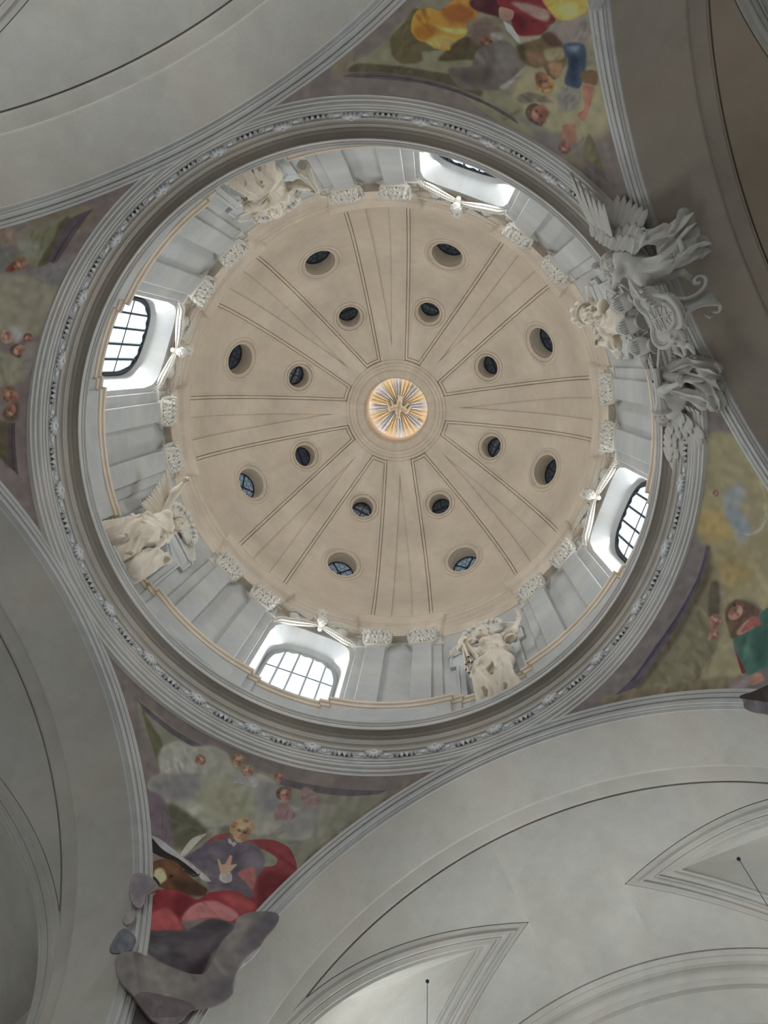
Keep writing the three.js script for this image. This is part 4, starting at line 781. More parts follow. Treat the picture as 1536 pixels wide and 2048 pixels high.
const vv = (a, b, t) => a.map((v, i) => v + (b[i] - v) * t), vadd = (a, b, s = 1) => a.map((v, i) => v + b[i] * s), vsub = (a, b) => a.map((v, i) => v - b[i]), vlen = (a) => Math.hypot(...a), vunit = (a) => { const l = vlen(a) || 1; return a.map((v) => v / l); }, vcross = (a, b) => [a[1] * b[2] - a[2] * b[1], a[2] * b[0] - a[0] * b[2], a[0] * b[1] - a[1] * b[0]];
function headFrame(face, up) { const n = vunit(face), r = vunit(vcross(up, n)), u = vcross(n, r); return [r, u, n]; }
function headGeo(c, face, up, s, child = 1) {            // s: half the head's height
  const A = headFrame(face, up), p = (x, y, z) => c.map((v, i) => v + s * (x * A[0][i] + y * A[1][i] + z * A[2][i])), e = (x, y, z, a, b, d, k = 0.08, neg) => ell(p(x, y, z), [a * s, b * s, d * s], k * s, A, neg), cp = (a, b, ra, rb, k = 0.08) => cap(p(...a), p(...b), ra * s, rb * s, k * s);
  const j = child < 1 ? 1.15 : 1;
  return blob([e(0, 0.18, -0.08, 0.74, 0.82, 0.86), e(0, -0.42, 0.12, 0.5 * j, 0.52, 0.56, 0.25), e(0, -0.08, 0.22, 0.6 * j, 0.78, 0.6, 0.2), cp([-0.34, 0.22, 0.64], [0.34, 0.22, 0.64], 0.11, 0.11, 0.12),
    e(-0.27, 0.06, 0.86, 0.17, 0.1, 0.16, 0.06, true), e(0.27, 0.06, 0.86, 0.17, 0.1, 0.16, 0.06, true), e(-0.27, 0.05, 0.7, 0.12, 0.085, 0.1, 0.02), e(0.27, 0.05, 0.7, 0.12, 0.085, 0.1, 0.02),
    cp([0, 0.14, 0.76], [0, -0.2, 0.95], 0.075, 0.12, 0.06), e(-0.1, -0.23, 0.84, 0.08, 0.07, 0.1, 0.05), e(0.1, -0.23, 0.84, 0.08, 0.07, 0.1, 0.05), e(0, -0.36, 0.82, 0.16, 0.03, 0.1, 0.02, true), e(0, -0.44, 0.74, 0.21, 0.055, 0.1, 0.03), e(0, -0.5, 0.86, 0.2, 0.018, 0.1, 0.02, true), e(0, -0.57, 0.71, 0.17, 0.06, 0.1, 0.03), e(0, -0.8, 0.55, 0.2, 0.17, 0.18, 0.12),
    e(-0.36, -0.3, 0.5, 0.22, 0.24, 0.2, 0.15), e(0.36, -0.3, 0.5, 0.22, 0.24, 0.2, 0.15), e(-0.74, -0.02, -0.02, 0.08, 0.22, 0.14, 0.05), e(0.74, -0.02, -0.02, 0.08, 0.22, 0.14, 0.05), cp([0, -0.5, -0.12], [0, -1.35, -0.25], 0.42, 0.44, 0.2)], s * 0.052);
}
function hairGeo(c, face, up, s, locks = []) {
  const A = headFrame(face, up), p = (x, y, z) => c.map((v, i) => v + s * (x * A[0][i] + y * A[1][i] + z * A[2][i]));
  const prims = [ell(p(0, 0.34, -0.22), [0.86 * s, 0.8 * s, 0.88 * s], 0.1 * s, A)];
  for (let q = 0; q < 9; q++) { const a = lerp(-1.9, 1.9, q / 8); prims.push(ell(p(Math.sin(a) * 0.78, 0.62 * Math.cos(a) + 0.22, 0.42 - 0.1 * Math.abs(a)), [0.2 * s, 0.2 * s, 0.2 * s], 0.06 * s)); }
  for (const [x, y, z, r] of locks) prims.push(ell(p(x, y, z), [r * s, r * s * 1.15, r * s], 0.06 * s));
  for (let q = 0; q < 6; q++) prims.push(ell(p(Math.cos(q * 1.3) * 0.5, -0.2 + 0.15 * Math.sin(q * 2), -0.85), [0.26 * s, 0.3 * s, 0.26 * s], 0.06 * s));
  return blob(prims, s * 0.085, [8.5 / s * 0.55, s * 0.09]);
}
function handGeo(w, dir, palm, s, curl) {                // w wrist, dir along the hand, palm normal, s hand length; curl 0 open .. 1 fist
  const d = vunit(dir), n = vunit(vsub(palm, d.map((v) => v * (palm[0] * d[0] + palm[1] * d[1] + palm[2] * d[2])))), r = vcross(d, n), at = (x, y, z) => w.map((v, i) => v + s * (x * r[i] + y * d[i] + z * n[i])), prims = [cap(at(0, -0.12, 0), at(0, 0.1, 0), 0.15 * s, 0.16 * s, 0.08 * s), ell(at(0, 0.28, 0), [0.22 * s, 0.27 * s, 0.1 * s], 0.06 * s, [r, d, n])];
  [[-0.165, 0.40, 0.9], [-0.055, 0.46, 1.02], [0.06, 0.45, 0.96], [0.165, 0.4, 0.76]].forEach(([x, y, l], i) => {
    let a = (0.12 + 0.1 * i) * (1 - curl) * 0.6 + curl * 1.25, px = [x, y, 0.01], len = 0.2 * l;
    for (let q = 0; q < 3; q++) { const nx = [px[0] + x * 0.12 * (1 - curl), px[1] + Math.cos(a) * len, px[2] + Math.sin(a) * len]; prims.push(cap(at(...px), at(...nx), (0.062 - q * 0.007) * s, (0.055 - q * 0.007) * s, 0.02 * s)); px = nx; len *= 0.78; a += (0.1 + 0.06 * i) * (1 - curl) + curl * 1.15; }
  });
  prims.push(cap(at(-0.17, 0.1, 0.02), at(-0.31, 0.28, 0.08 + curl * 0.06), 0.085 * s, 0.066 * s, 0.03 * s), cap(at(-0.31, 0.28, 0.08 + curl * 0.06), at(-0.3 + curl * 0.22, 0.46, 0.12 + curl * 0.1), 0.064 * s, 0.048 * s, 0.02 * s));
  return blob(prims, s * 0.05);
}
// A carved figure. J holds joints; s scales limb girth (1 = a person 1.75 m tall). Returns the skin as one geometry.
function bodyGeo(J, s, o = {}) {
  const c = (a, b, ra, rb, k = 0.05) => cap(J[a], J[b], ra * s, rb * s, k * s), prims = [];
  const across = vunit(vsub(J.shL, J.shR)), hipR = J.hipR ?? vadd(J.pelvis, across, -0.1 * s), hipL = J.hipL ?? vadd(J.pelvis, across, 0.1 * s);
  prims.push(cap(J.pelvis, J.chest, 0.14 * s, 0.15 * s, 0.08 * s), cap(vadd(J.shR, across, 0.06 * s), vadd(J.shL, across, -0.06 * s), 0.075 * s, 0.075 * s, 0.08 * s), c('chest', 'neck', 0.12, 0.058, 0.08), cap(J.neck, J.head, 0.056 * s, 0.052 * s, 0.04 * s));
  if (o.bust) for (const e of [-1, 1]) prims.push(ell(vadd(vadd(J.chest, across, e * 0.075 * s), o.bust, 0.12 * s), [0.07 * s, 0.07 * s, 0.07 * s], 0.04 * s));
  for (const e of ['R', 'L']) {
    prims.push(c('sh' + e, 'el' + e, 0.058, 0.043), c('el' + e, 'wr' + e, 0.044, 0.028), ell(vv(J['el' + e], J['wr' + e], 0.28), [0.046 * s, 0.046 * s, 0.046 * s], 0.05 * s));
    if (J['kn' + e]) prims.push(cap(e === 'R' ? hipR : hipL, J['kn' + e], 0.095 * s, 0.06 * s, 0.06 * s));
    if (J['an' + e]) { const f = J['toe' + e] ?? vadd(J['an' + e], [0, -0.05 * s, 0.16 * s]); prims.push(c('kn' + e, 'an' + e, 0.062, 0.036), ell(vadd(vv(J['kn' + e], J['an' + e], 0.3), o.calf ?? [0, 0, -0.02 * s]), [0.058 * s, 0.075 * s, 0.058 * s], 0.05 * s), cap(J['an' + e], f, 0.04 * s, 0.024 * s, 0.03 * s)); }
  }
  const out = [blob(prims, 0.013 * s), headGeo(J.head, o.face, o.up ?? [0, 1, 0], 0.118 * s)];
  for (const e of ['R', 'L']) if (o['hand' + e]) out.push(handGeo(J['wr' + e], o['hand' + e].dir ?? vsub(J['wr' + e], J['el' + e]), o['hand' + e].palm, 0.175 * s, o['hand' + e].curl));
  return merge(out);
}
// feathers and wings
function featherGeo(l, w) {                              // lies along +y from its root, face +z, a raised quill and a scalloped edge
  return mould([[0, -0.012], [0.5, -0.006], [1, 0.0], [0.93, 0.012], [0.5, 0.02], [0.12, 0.026], [0, 0.034], [-0.12, 0.026], [-0.5, 0.02], [-0.93, 0.012], [-1, 0.0], [-0.5, -0.006], [0, -0.012]].map(([x, z]) => [x, z]), 12, (i, x, z) => {
    const t = i / 12, half = w / 2 * Math.pow(Math.sin(Math.PI * Math.min(0.985, 0.14 + 0.86 * t)), 0.42) * (t > 0.97 ? 0.25 : 1) * (1 + 0.05 * Math.cos(t * 40));
    return V3(x * half, t * l, z * (l * 0.9 + 0.2) * 1.3 + 0.18 * l * t * t * 0.5);
  });
}
const FEATHER = { long: featherGeo(0.78, 0.14), mid: featherGeo(0.46, 0.15), small: featherGeo(0.24, 0.14) };
function wing(parent, mat, O, U, V, span, o = {}) {      // O root, U along the wing's arm, V the way the feathers hang, fan in degrees
  const g = sub(parent, 'wing'), u = V3(...vunit(U)), v0 = V3(...V), v = v0.addScaledVector(u, -v0.dot(u)).normalize(), n = u.clone().cross(v).multiplyScalar(o.flip ? -1 : 1), org = V3(...O);
  const arm = (t) => org.clone().addScaledVector(u, span * t).addScaledVector(v, -span * (o.bow ?? 0.16) * Math.sin(Math.PI * t));
  const fan = o.fan ?? 60;
  part(g, 'wing_arm', tube([0, 0.2, 0.45, 0.7, 0.9, 1].map((t) => arm(t).addScaledVector(n, 0.01)), span * 0.055, 8, 24), mat);
  const rowsOf = o.rows ?? [['long', 11, 0.12, 1, 0, (o.len ?? 1) * span * 1.05], ['mid', 9, 0.05, 0.97, 0.035, (o.len ?? 1) * span * 1.0], ['small', 8, 0.02, 0.97, 0.065, (o.len ?? 1) * span * 1.05]];
  for (const [kind, count, t0, t1, lift, k] of rowsOf) for (let q = 0; q < count; q++) {
    const t = lerp(t0, t1, q / (count - 1)), a = rad(lerp(-(o.back ?? 12), fan, Math.pow(t, 1.3))), dir = v.clone().multiplyScalar(Math.cos(a)).addScaledVector(u, Math.sin(a)), side = dir.clone().cross(n);
    const m = part(g, 'feather', FEATHER[kind], mat), s = k * (kind === 'long' ? 0.85 + 0.35 * t : 0.85 + 0.2 * Math.sin(t * 9));
    m.matrixAutoUpdate = false; m.matrix.makeBasis(side.multiplyScalar(k * (o.wide ?? 1.3)), dir.clone().multiplyScalar(s), n.clone().multiplyScalar(k)).setPosition(arm(t).addScaledVector(n, lift * span + 0.004 * (q % 2)).addScaledVector(v, -0.03 * span));
    m.matrix.decompose(m.position, m.quaternion, m.scale); m.matrixAutoUpdate = true;
  }
  return g;
}
// ---------------------------------------------------------------- four niche statues under the dome, with their frames, broken pediments and shells
const bayFrame = (g, deg, y = 0) => { g.position.copy(P(RW, deg, y)); g.rotation.y = rad(deg) - Math.PI / 2; return g; };   // local +z looks to the axis, +x towards smaller angles
function bendToWall(g, off = 0) {                        // flat geometry (x along the wall, z off it) laid on the curved wall
  const p = g.attributes.position; for (let i = 0; i < p.count; i++) { const a = p.getX(i) / RW, r = RW - p.getZ(i) - off; p.setXYZ(i, r * Math.sin(a), p.getY(i), RW - r * Math.cos(a)); } g.computeVertexNormals(); return g;
}
function rectStrip(x0, x1, y0, y1, d) { return bendToWall(gridGeo(1, 3, (i, j) => V3([x0, x0, x1, x1][j], i ? y1 : y0, [0, d, d, 0][j]))); }
const nicheParts = (() => {
  const jamb = [], stripX = (s, a, b, y0, y1, d) => jamb.push(bendToWall(new THREE.BoxGeometry(b - a, y1 - y0, d, 3, 1, 1).translate(s * (a + b) / 2, (y0 + y1) / 2, d / 2)));
  for (const s of [-1, 1]) { stripX(s, 0.565, 0.74, 15.9, 19.36, 0.05); stripX(s, 0.69, 0.74, 15.9, 19.36, 0.085); stripX(s, 0.565, 0.88, 19.36, 20.0, 0.05); stripX(s, 0.83, 0.88, 19.36, 20.0, 0.085); stripX(s, 0.69, 0.88, 19.33, 19.38, 0.085); }
  const head = shapeOf([[-0.88, 20.02], [-0.88, 19.5], [-0.55, 19.2]]); head.quadraticCurveTo(-0.4, 19.66, 0, 19.68); head.quadraticCurveTo(0.4, 19.66, 0.55, 19.2); head.lineTo(0.88, 19.5); head.lineTo(0.88, 20.02); head.closePath();
  jamb.push(bendToWall(extrude(head, 0.05)), rectStrip(-0.9, 0.9, 19.96, 20.04, 0.1));
  const ped = [];
  for (const s of [-1, 1]) ped.push(mould([[0, 0.02], [0.06, 0.03], [0.1, 0.09], [0.16, 0.1], [0.2, 0.2], [0.26, 0.22], [0.27, 0.02]], 8, (i, y, d) => { const t = i / 8; return V3(s * lerp(0.28, 0.8, t), 20.42 + y - 0.46 * t * t - 0.02 * t, d + (i === 8 ? -0.01 : 0)); }), moved(box(-0.02, 0.02, -0.05, 0.24, 0, 0.22), s * 0.8, 19.98, 0, 0, 0, 0), moved(voluteGeo(0.1, 0.035), s * 0.26, 20.5, 0.14, 0, 0, 0, [-s, 1, 1]));
  const shell = []; for (let q = 0; q < 11; q++) { const a = rad(lerp(-98, 98, q / 10)); shell.push(moved(new THREE.SphereGeometry(0.1, 8, 6), Math.sin(a) * 0.27, 20.52 + Math.cos(a) * 0.27, 0.14, 0.35, 0, -a, [0.72, 2.1, 0.6]), moved(new THREE.SphereGeometry(0.065, 7, 5), Math.sin(a) * 0.47, 20.52 + Math.cos(a) * 0.47, 0.26)); }
  return { frame: merge(jamb), pediment: merge(ped), shell: merge(shell) };
})();
for (let k = 0; k < 4; k++) {
  const g = bayFrame(sub(wallDrum, 'niche_surround'), 90 * k);
  part(g, 'eared_frame', nicheParts.frame, M.drum); part(g, 'broken_pediment', nicheParts.pediment, M.stucco); part(g, 'shell_crest', nicheParts.shell, M.stucco);
  part(g, 'pedestal', [box(-0.33, 0.33, 15.6, 16.12, -0.3, 0.4), box(-0.36, 0.36, 16.1, 16.2, -0.32, 0.44)], M.drum);
}
const STAT_Y = 16.2, FS = 1.62;
function statue(deg, label) { return bayFrame(thing('statue', label, 'statue'), deg, STAT_Y); }
{ // ---- statue holding a sheaf, right arm of the picture raised
  const J = { pelvis: [0.25, 1.63, 0.36], chest: [0.24, 2.3, 0.42], neck: [0.22, 2.68, 0.47], head: [0.12, 2.9, 0.62], shR: [0.05, 2.48, 0.5], shL: [0.47, 2.5, 0.42], elL: [0.66, 2.32, 0.52], wrL: [0.93, 2.66, 0.68], elR: [-0.1, 2.05, 0.54], wrR: [-0.22, 2.38, 0.66], knR: [-0.14, 1.08, 0.5], anR: [-0.08, 0.2, 0.34], knL: [0.31, 0.95, 0.42], anL: [0.3, 0.15, 0.28] };
  const t = statue(90, 'white statue lifting one open hand and hugging a sheaf with a round knob');
  part(t, 'body', bodyGeo(J, FS, { face: [-0.15, -0.42, 0.9], up: [-0.2, 0.9, 0.4], bust: [0, 0, 1], handL: { dir: [0.13, 0.3, 0.3], palm: [-0.6, 0.2, 0.7], curl: 0.25 }, handR: { dir: [-0.2, 0.4, 0.3], palm: [0.3, -0.3, 0.8], curl: 0.7 } }), M.warmFigure);
  part(t, 'hair', hairGeo(J.head, [-0.15, -0.42, 0.9], [-0.2, 0.9, 0.4], 0.118 * FS, [[0.75, -0.5, -0.1, 0.3], [0.8, -0.9, 0.0, 0.26], [-0.7, -0.5, -0.2, 0.28], [-0.75, -0.9, -0.1, 0.24]]), M.warmFigure);
  part(t, 'robe', blob([cap(J.pelvis, J.chest, 0.235, 0.245, 0.06, [10, 0.02, 1]), cap(J.pelvis, J.knR, 0.21, 0.155, 0.06, [6, 0.05, 1.5]), cap(J.pelvis, J.knL, 0.21, 0.16, 0.06, [6, 0.05, -1]), cap(J.knR, [-0.02, 0.05, 0.2], 0.15, 0.26, 0.06, [9, 0.08, 1]), cap(J.knL, [0.3, 0.05, 0.2], 0.16, 0.26, 0.06, [9, 0.08, -1]), cap([0.42, 2.46, 0.44], vv(J.shL, J.elL, 0.9), 0.1, 0.13, 0.04, [6, 0.04, 3]), cap([0.05, 2.42, 0.55], [0.3, 1.8, 0.58], 0.08, 0.1, 0.06, [5, 0.03, 2]), cap([0.3, 1.85, 0.56], [-0.05, 1.25, 0.6], 0.09, 0.12, 0.06, [5, 0.035, 2]), cap([0.05, 1.85, 0.56], [0.5, 1.88, 0.5], 0.07, 0.07, 0.05, [4, 0.02, 2])], 0.022), M.warmFigure);
  const s = thing('sheaf', 'bound sheaf with a round knob hugged by the statue lifting an open hand', 'sheaf'); bayFrame(s, 90, STAT_Y);
  const stems = []; for (let q = 0; q < 16; q++) { const a = q * 0.9, r = 0.05 + 0.03 * (q % 3); stems.push(tube([V3(-0.28 + Math.cos(a) * r * 0.6, 2.52, 0.66 + Math.sin(a) * r * 0.6), V3(-0.26 + Math.cos(a) * r, 2.2, 0.64 + Math.sin(a) * r), V3(-0.2 + Math.cos(a) * r * 2.2, 1.55 + 0.1 * (q % 4), 0.5 + Math.sin(a) * r * 1.6)], 0.028, 5, 12)); }
  part(s, 'stalks', stems, M.warmFigure); part(s, 'knob', blob([ell([-0.29, 2.68, 0.66], [0.15, 0.15, 0.15]), cap([-0.4, 2.5, 0.66], [-0.16, 2.48, 0.72], 0.09, 0.09, 0.06, [6, 0.03, 4])], 0.02), M.warmFigure);
}
{ // ---- winged statue pointing upwards with a raised fist, other hand on a draped stump
  const J = { pelvis: [-0.28, 1.85, 0.38], chest: [-0.26, 2.42, 0.44], neck: [-0.21, 2.8, 0.46], head: [-0.09, 2.96, 0.6], shR: [-0.45, 2.72, 0.56], shL: [-0.06, 2.6, 0.46], elR: [-0.7, 2.85, 0.86], wrR: [-0.81, 2.96, 1.12], elL: [0.0, 2.1, 0.48], wrL: [0.13, 1.62, 0.42], knR: [-0.5, 1.38, 0.46], anR: [-0.42, 0.5, 0.3], knL: [-0.26, 1.15, 0.36], anL: [-0.1, 0.3, 0.3] };
  const t = statue(180, 'white winged statue thrusting up a fist, a draped urn under its other hand'), face = [0.2, -0.42, 0.9], up = [0.35, 0.86, 0.35];
  part(t, 'body', bodyGeo(J, FS, { face, up, bust: [0, 0, 1], handR: { palm: [0.4, -0.6, 0.6], curl: 1 }, handL: { dir: [0.1, -0.5, 0.1], palm: [0, 0, -1], curl: 0.6 } }), M.warmFigure);
  part(t, 'hair', hairGeo(J.head, face, up, 0.118 * FS, [[-0.85, -0.4, -0.1, 0.3], [-0.9, -0.8, 0, 0.26], [0.8, -0.5, -0.2, 0.26]]), M.warmFigure);
  part(t, 'robe', blob([cap(J.pelvis, [-0.26, 2.3, 0.44], 0.22, 0.22, 0.06, [9, 0.03, 2]), cap(J.pelvis, J.knR, 0.21, 0.17, 0.06, [6, 0.06, 1]), cap(J.pelvis, J.knL, 0.21, 0.17, 0.06, [6, 0.06, -1]), cap(J.knR, [-0.5, 0.3, 0.2], 0.16, 0.28, 0.06, [9, 0.09, 1.5]), cap(J.knL, [-0.1, 0.2, 0.2], 0.17, 0.28, 0.06, [9, 0.09, 1]), cap([-0.06, 2.5, 0.48], vv(J.shL, J.elL, 0.8), 0.11, 0.13, 0.04, [6, 0.04, 3]), cap([-0.45, 2.1, 0.52], [0.0, 2.3, 0.6], 0.07, 0.06, 0.05, [4, 0.03, 3]), cap([-0.55, 1.9, 0.5], [-0.1, 2.0, 0.6], 0.09, 0.08, 0.06, [4, 0.035, 3])], 0.022), M.warmFigure);
  wing(t, M.warmFigure, [-0.44, 2.4, 0.4], [-0.2, 0.75, 0.42], [-0.72, -0.62, -0.05], 0.62, { len: 1.15, fan: 30, bow: 0.2, back: 20, flip: true });
  const s = thing('draped_urn', 'draped urn with a small lion mask under the lowered hand of the fist-raising statue', 'urn'); bayFrame(s, 180, STAT_Y);
  part(s, 'urn', blob([cap([0.2, 0.15, 0.4], [0.22, 1.2, 0.44], 0.22, 0.2, 0.06, [8, 0.05, 2]), ell([0.24, 1.32, 0.46], [0.2, 0.18, 0.2], 0.08)], 0.022), M.warmFigure);
  part(s, 'mask', blob([ell([0.33, 1.36, 0.6], [0.11, 0.13, 0.1]), ell([0.36, 1.3, 0.7], [0.06, 0.05, 0.06]), ell([0.27, 1.42, 0.66], [0.05, 0.05, 0.05]), ell([0.41, 1.42, 0.64], [0.05, 0.05, 0.05]), ell([0.31, 1.36, 0.71], [0.02, 0.02, 0.03], 0.02, null, true), ell([0.38, 1.36, 0.7], [0.02, 0.02, 0.03], 0.02, null, true)], 0.012, [14, 0.02]), M.warmFigure);
}
{ // ---- statue with a pair of scales on an outstretched arm
  const J = { pelvis: [-0.26, 1.45, 0.34], chest: [-0.25, 2.05, 0.42], neck: [-0.21, 2.4, 0.46], head: [-0.09, 2.55, 0.62], shL: [-0.05, 2.22, 0.46], shR: [-0.41, 2.22, 0.48], elR: [-0.71, 2.0, 0.56], wrR: [-0.9, 1.82, 0.78], elL: [0.06, 1.8, 0.62], wrL: [0.2, 1.62, 0.78], knL: [-0.02, 1.02, 0.5], anL: [0.0, 0.3, 0.36], knR: [-0.37, 0.9, 0.42], anR: [-0.35, 0.15, 0.3] };
  const t = statue(270, 'white statue with an outstretched arm holding scales, at the top of the drum'), face = [0.05, -0.5, 0.85], up = [0.25, 0.8, 0.5];
  part(t, 'body', bodyGeo(J, FS, { face, up, bust: [0, 0, 1], handR: { dir: [-0.2, -0.05, 0.3], palm: [0, -1, 0], curl: 0.85 }, handL: { palm: [0, -0.5, 0.5], curl: 0.3 } }), M.warmFigure);
  part(t, 'hair', hairGeo(J.head, face, up, 0.118 * FS, [[0.8, -0.4, -0.1, 0.3], [0.85, -0.8, 0, 0.26], [-0.8, -0.5, -0.2, 0.28], [-0.8, -0.9, 0, 0.24]]), M.warmFigure);
  part(t, 'robe', blob([cap(J.pelvis, J.chest, 0.23, 0.235, 0.06, [10, 0.03, 1]), cap(J.pelvis, J.knL, 0.21, 0.17, 0.06, [7, 0.06, 1]), cap(J.pelvis, J.knR, 0.21, 0.16, 0.06, [7, 0.06, -1]), cap(J.knL, [0.0, 0.1, 0.3], 0.17, 0.28, 0.06, [9, 0.09, 1]), cap(J.knR, [-0.35, 0.1, 0.2], 0.16, 0.28, 0.06, [9, 0.09, -1]), cap(J.shL, J.elL, 0.12, 0.14, 0.04, [7, 0.045, 3]), cap(J.shR, [-0.56, 2.1, 0.53], 0.1, 0.1, 0.04, [6, 0.03, 3]), cap([0.07, 1.8, 0.68], [0.2, 1.3, 0.62], 0.09, 0.13, 0.05, [7, 0.05, 2]), cap([-0.45, 1.5, 0.5], [0.1, 1.3, 0.6], 0.07, 0.09, 0.05, [4, 0.05, 3])], 0.022), M.warmFigure);
  const s = thing('weighing_scales', 'pair of stucco scales hanging on cords from the outstretched hand', 'scales'); bayFrame(s, 270, STAT_Y);
  const hand = V3(-0.99, 1.76, 0.94), c1 = V3(-1.0, 0.15, 0.80), c2 = V3(-0.93, 0.75, 0.72);
  part(s, 'beam', tube([hand.clone().add(V3(0.12, -0.02, -0.1)), hand.clone().add(V3(0, 0.03, 0)), hand.clone().add(V3(-0.12, -0.02, 0.1))], 0.02, 6, 10), M.warmFigure);
  for (const [c, r] of [[c1, 0.11], [c2, 0.09]]) {
    const pan = mould([[0, -0.06], [r * 0.6, -0.05], [r, 0], [r * 1.05, 0.015], [r * 0.95, 0.01], [r * 0.5, -0.03], [0, -0.035]], 20, (i, x, y) => V3(c.x + x * Math.cos(i / 20 * 6.2832), c.y + y, c.z + x * Math.sin(i / 20 * 6.2832)), true);
    part(s, 'pan', pan, M.warmFigure);
    for (let q = 0; q < 3; q++) { const a = q * 2.094 + 0.5; part(s, 'cord', tube([V3(c.x + r * Math.cos(a), c.y, c.z + r * Math.sin(a)), hand.clone().lerp(c, 0.5).add(V3(r * 0.45 * Math.cos(a), 0, r * 0.45 * Math.sin(a))), hand], 0.012, 5, 8), M.warmFigure); }
  }
}
{ // ---- statue behind the coat of arms, only head, shoulders and one raised fist seen
  const J = { pelvis: [0.05, 1.0, 0.36], chest: [0.07, 1.62, 0.46], neck: [0.16, 1.98, 0.53], head: [0.27, 2.3, 0.66], shR: [-0.14, 1.84, 0.5], shL: [0.3, 1.82, 0.48], elR: [-0.36, 1.68, 0.58], wrR: [-0.27, 2.24, 0.7], elL: [0.4, 1.4, 0.55], wrL: [0.25, 1.2, 0.7] };
  const t = statue(0, 'white crowned statue with a raised fist, half hidden behind the coat of arms'), face = [-0.1, -0.38, 0.92], up = [0.2, 0.9, 0.4];
  part(t, 'body', bodyGeo(J, FS, { face, up, bust: [0, 0, 1], handR: { palm: [0.6, 0, 0.6], curl: 1 }, handL: { palm: [0, -0.5, 0.5], curl: 0.6 } }), M.warmFigure);
  part(t, 'hair', hairGeo(J.head, face, up, 0.118 * FS, [[-0.8, -0.4, -0.1, 0.3], [-0.85, -0.8, 0.1, 0.3], [0.8, -0.5, -0.1, 0.26]]), M.warmFigure);
  part(t, 'robe', blob([cap([0.05, 0.2, 0.3], J.pelvis, 0.42, 0.28, 0.1, [12, 0.06, 1]), cap(J.pelvis, J.chest, 0.28, 0.26, 0.1, [10, 0.03, 1]), cap(J.shR, J.elR, 0.13, 0.14, 0.06, [5, 0.03, 2])], 0.024), M.warmFigure);
  const cr = []; for (let q = 0; q < 7; q++) { const a = q / 7 * 6.283; cr.push(moved(new THREE.SphereGeometry(0.07, 8, 6), Math.cos(a) * 0.19, 0.2, Math.sin(a) * 0.19, 0, 0, 0, [1, 1.5, 1])); }
  cr.push(moved(new THREE.TorusGeometry(0.19, 0.035, 6, 20), 0, 0.1, 0, Math.PI / 2, 0, 0)); const g = part(t, 'crown', cr, M.warmFigure); g.position.set(0.33, 2.42, 0.66); g.rotation.set(0.45, 0, -0.2);
}
// ---------------------------------------------------------------- over each drum window: laurel garland, cherub heads and small wings
const laurel = new THREE.SphereGeometry(0.05, 7, 5).scale(0.62, 1.55, 0.5);
const GLAB = ['above the right drum window', 'above the brightest drum window', 'above the tall barred drum window', 'above the drum window mostly hidden by the cornice'];
const garlandSide = (s) => {
  const bits = [], path = new THREE.CatmullRomCurve3([V3(s * 1.06, 20.98, 0.06), V3(s * 0.92, 21.22, 0.1), V3(s * 0.6, 21.33, 0.13), V3(s * 0.28, 21.5, 0.15), V3(s * 0.08, 21.6, 0.16)]);
  for (let q = 0; q < 26; q++) { const t = q / 25, c = path.getPoint(t), d = path.getTangent(t), w = 0.5 + 0.8 * Math.sin(Math.PI * clamp(t * 0.85 + 0.1, 0, 1)); for (let e = 0; e < 5; e++) { const a = rad(lerp(-100, 100, e / 4)); bits.push(moved(laurel, c.x + Math.sin(a) * -d.y * 0.07 * w, c.y + Math.sin(a) * Math.abs(d.x) * 0.07 * w, c.z + Math.cos(a) * 0.06 * w, 0.55 * Math.cos(a), 0.2 * Math.sin(a), Math.atan2(d.y, d.x) - Math.PI / 2 + Math.sin(a) * 0.75 + (e === 2 ? 0.3 * (q % 2 ? 1 : -1) : 0), [w * 0.85, 0.8, w])); } }
  for (let q = 0; q < 12; q++) { const a = q * 2.4; bits.push(moved(new THREE.SphereGeometry(0.035, 6, 5), s * 1.06 + Math.cos(a) * 0.07, 20.98 + Math.sin(a) * 0.08, 0.06 + 0.03 * (q % 3))); }
  return merge(bits);
};
const garG = [garlandSide(-1), garlandSide(1)];
const swag = thing('garland', 'laurel garland ' + GLAB[0], 'garland', 'garlands over the drum windows');
part(swag, 'branch', garG[0], M.stucco); part(swag, 'branch', garG[1], M.stucco);
const cherub = thing('cherub_group', 'cluster of cherub heads and wings ' + GLAB[0], 'cherubs', 'cherub groups over the drum windows');
{
  const faces = [[[0.0, 22.02, 0.28], 0.17, [0, -0.5, 0.85], 0.1], [[0.06, 21.62, 0.27], 0.135, [0.15, -0.6, 0.8], -0.1]];
  for (const [c, s, face, tilt] of faces) { const h = sub(cherub, 'cherub'); part(h, 'head', headGeo(c, face, [tilt, 0.85, 0.5], s, 0.5), M.stucco); part(h, 'hair', hairGeo(c, face, [tilt, 0.85, 0.5], s), M.stucco); }
  for (const s of [-1, 1]) {
    wing(cherub, M.stucco, [s * 0.16, 21.86, 0.22], [s * 0.8, 0.25, 0.12], [s * 0.3, -0.9, 0.1], 0.5, { len: 0.85, fan: 40, flip: s < 0 });
    part(cherub, 'cloud', blob([ell([s * 0.42, 21.92, 0.12], [0.17, 0.13, 0.13], 0.09), ell([s * 0.6, 21.8, 0.14], [0.15, 0.12, 0.12], 0.09), ell([s * 0.3, 22.02, 0.14], [0.13, 0.11, 0.1], 0.09)], 0.02, [9, 0.02]), M.stucco);
  }
}
for (let k = 0; k < 4; k++) { const a = k ? copyThing(swag, 'garland', 'laurel garland ' + GLAB[k]) : swag, b = k ? copyThing(cherub, 'cherub_group', 'cluster of cherub heads and wings ' + GLAB[k]) : cherub; bayFrame(a, 45 + 90 * k); bayFrame(b, 45 + 90 * k); }
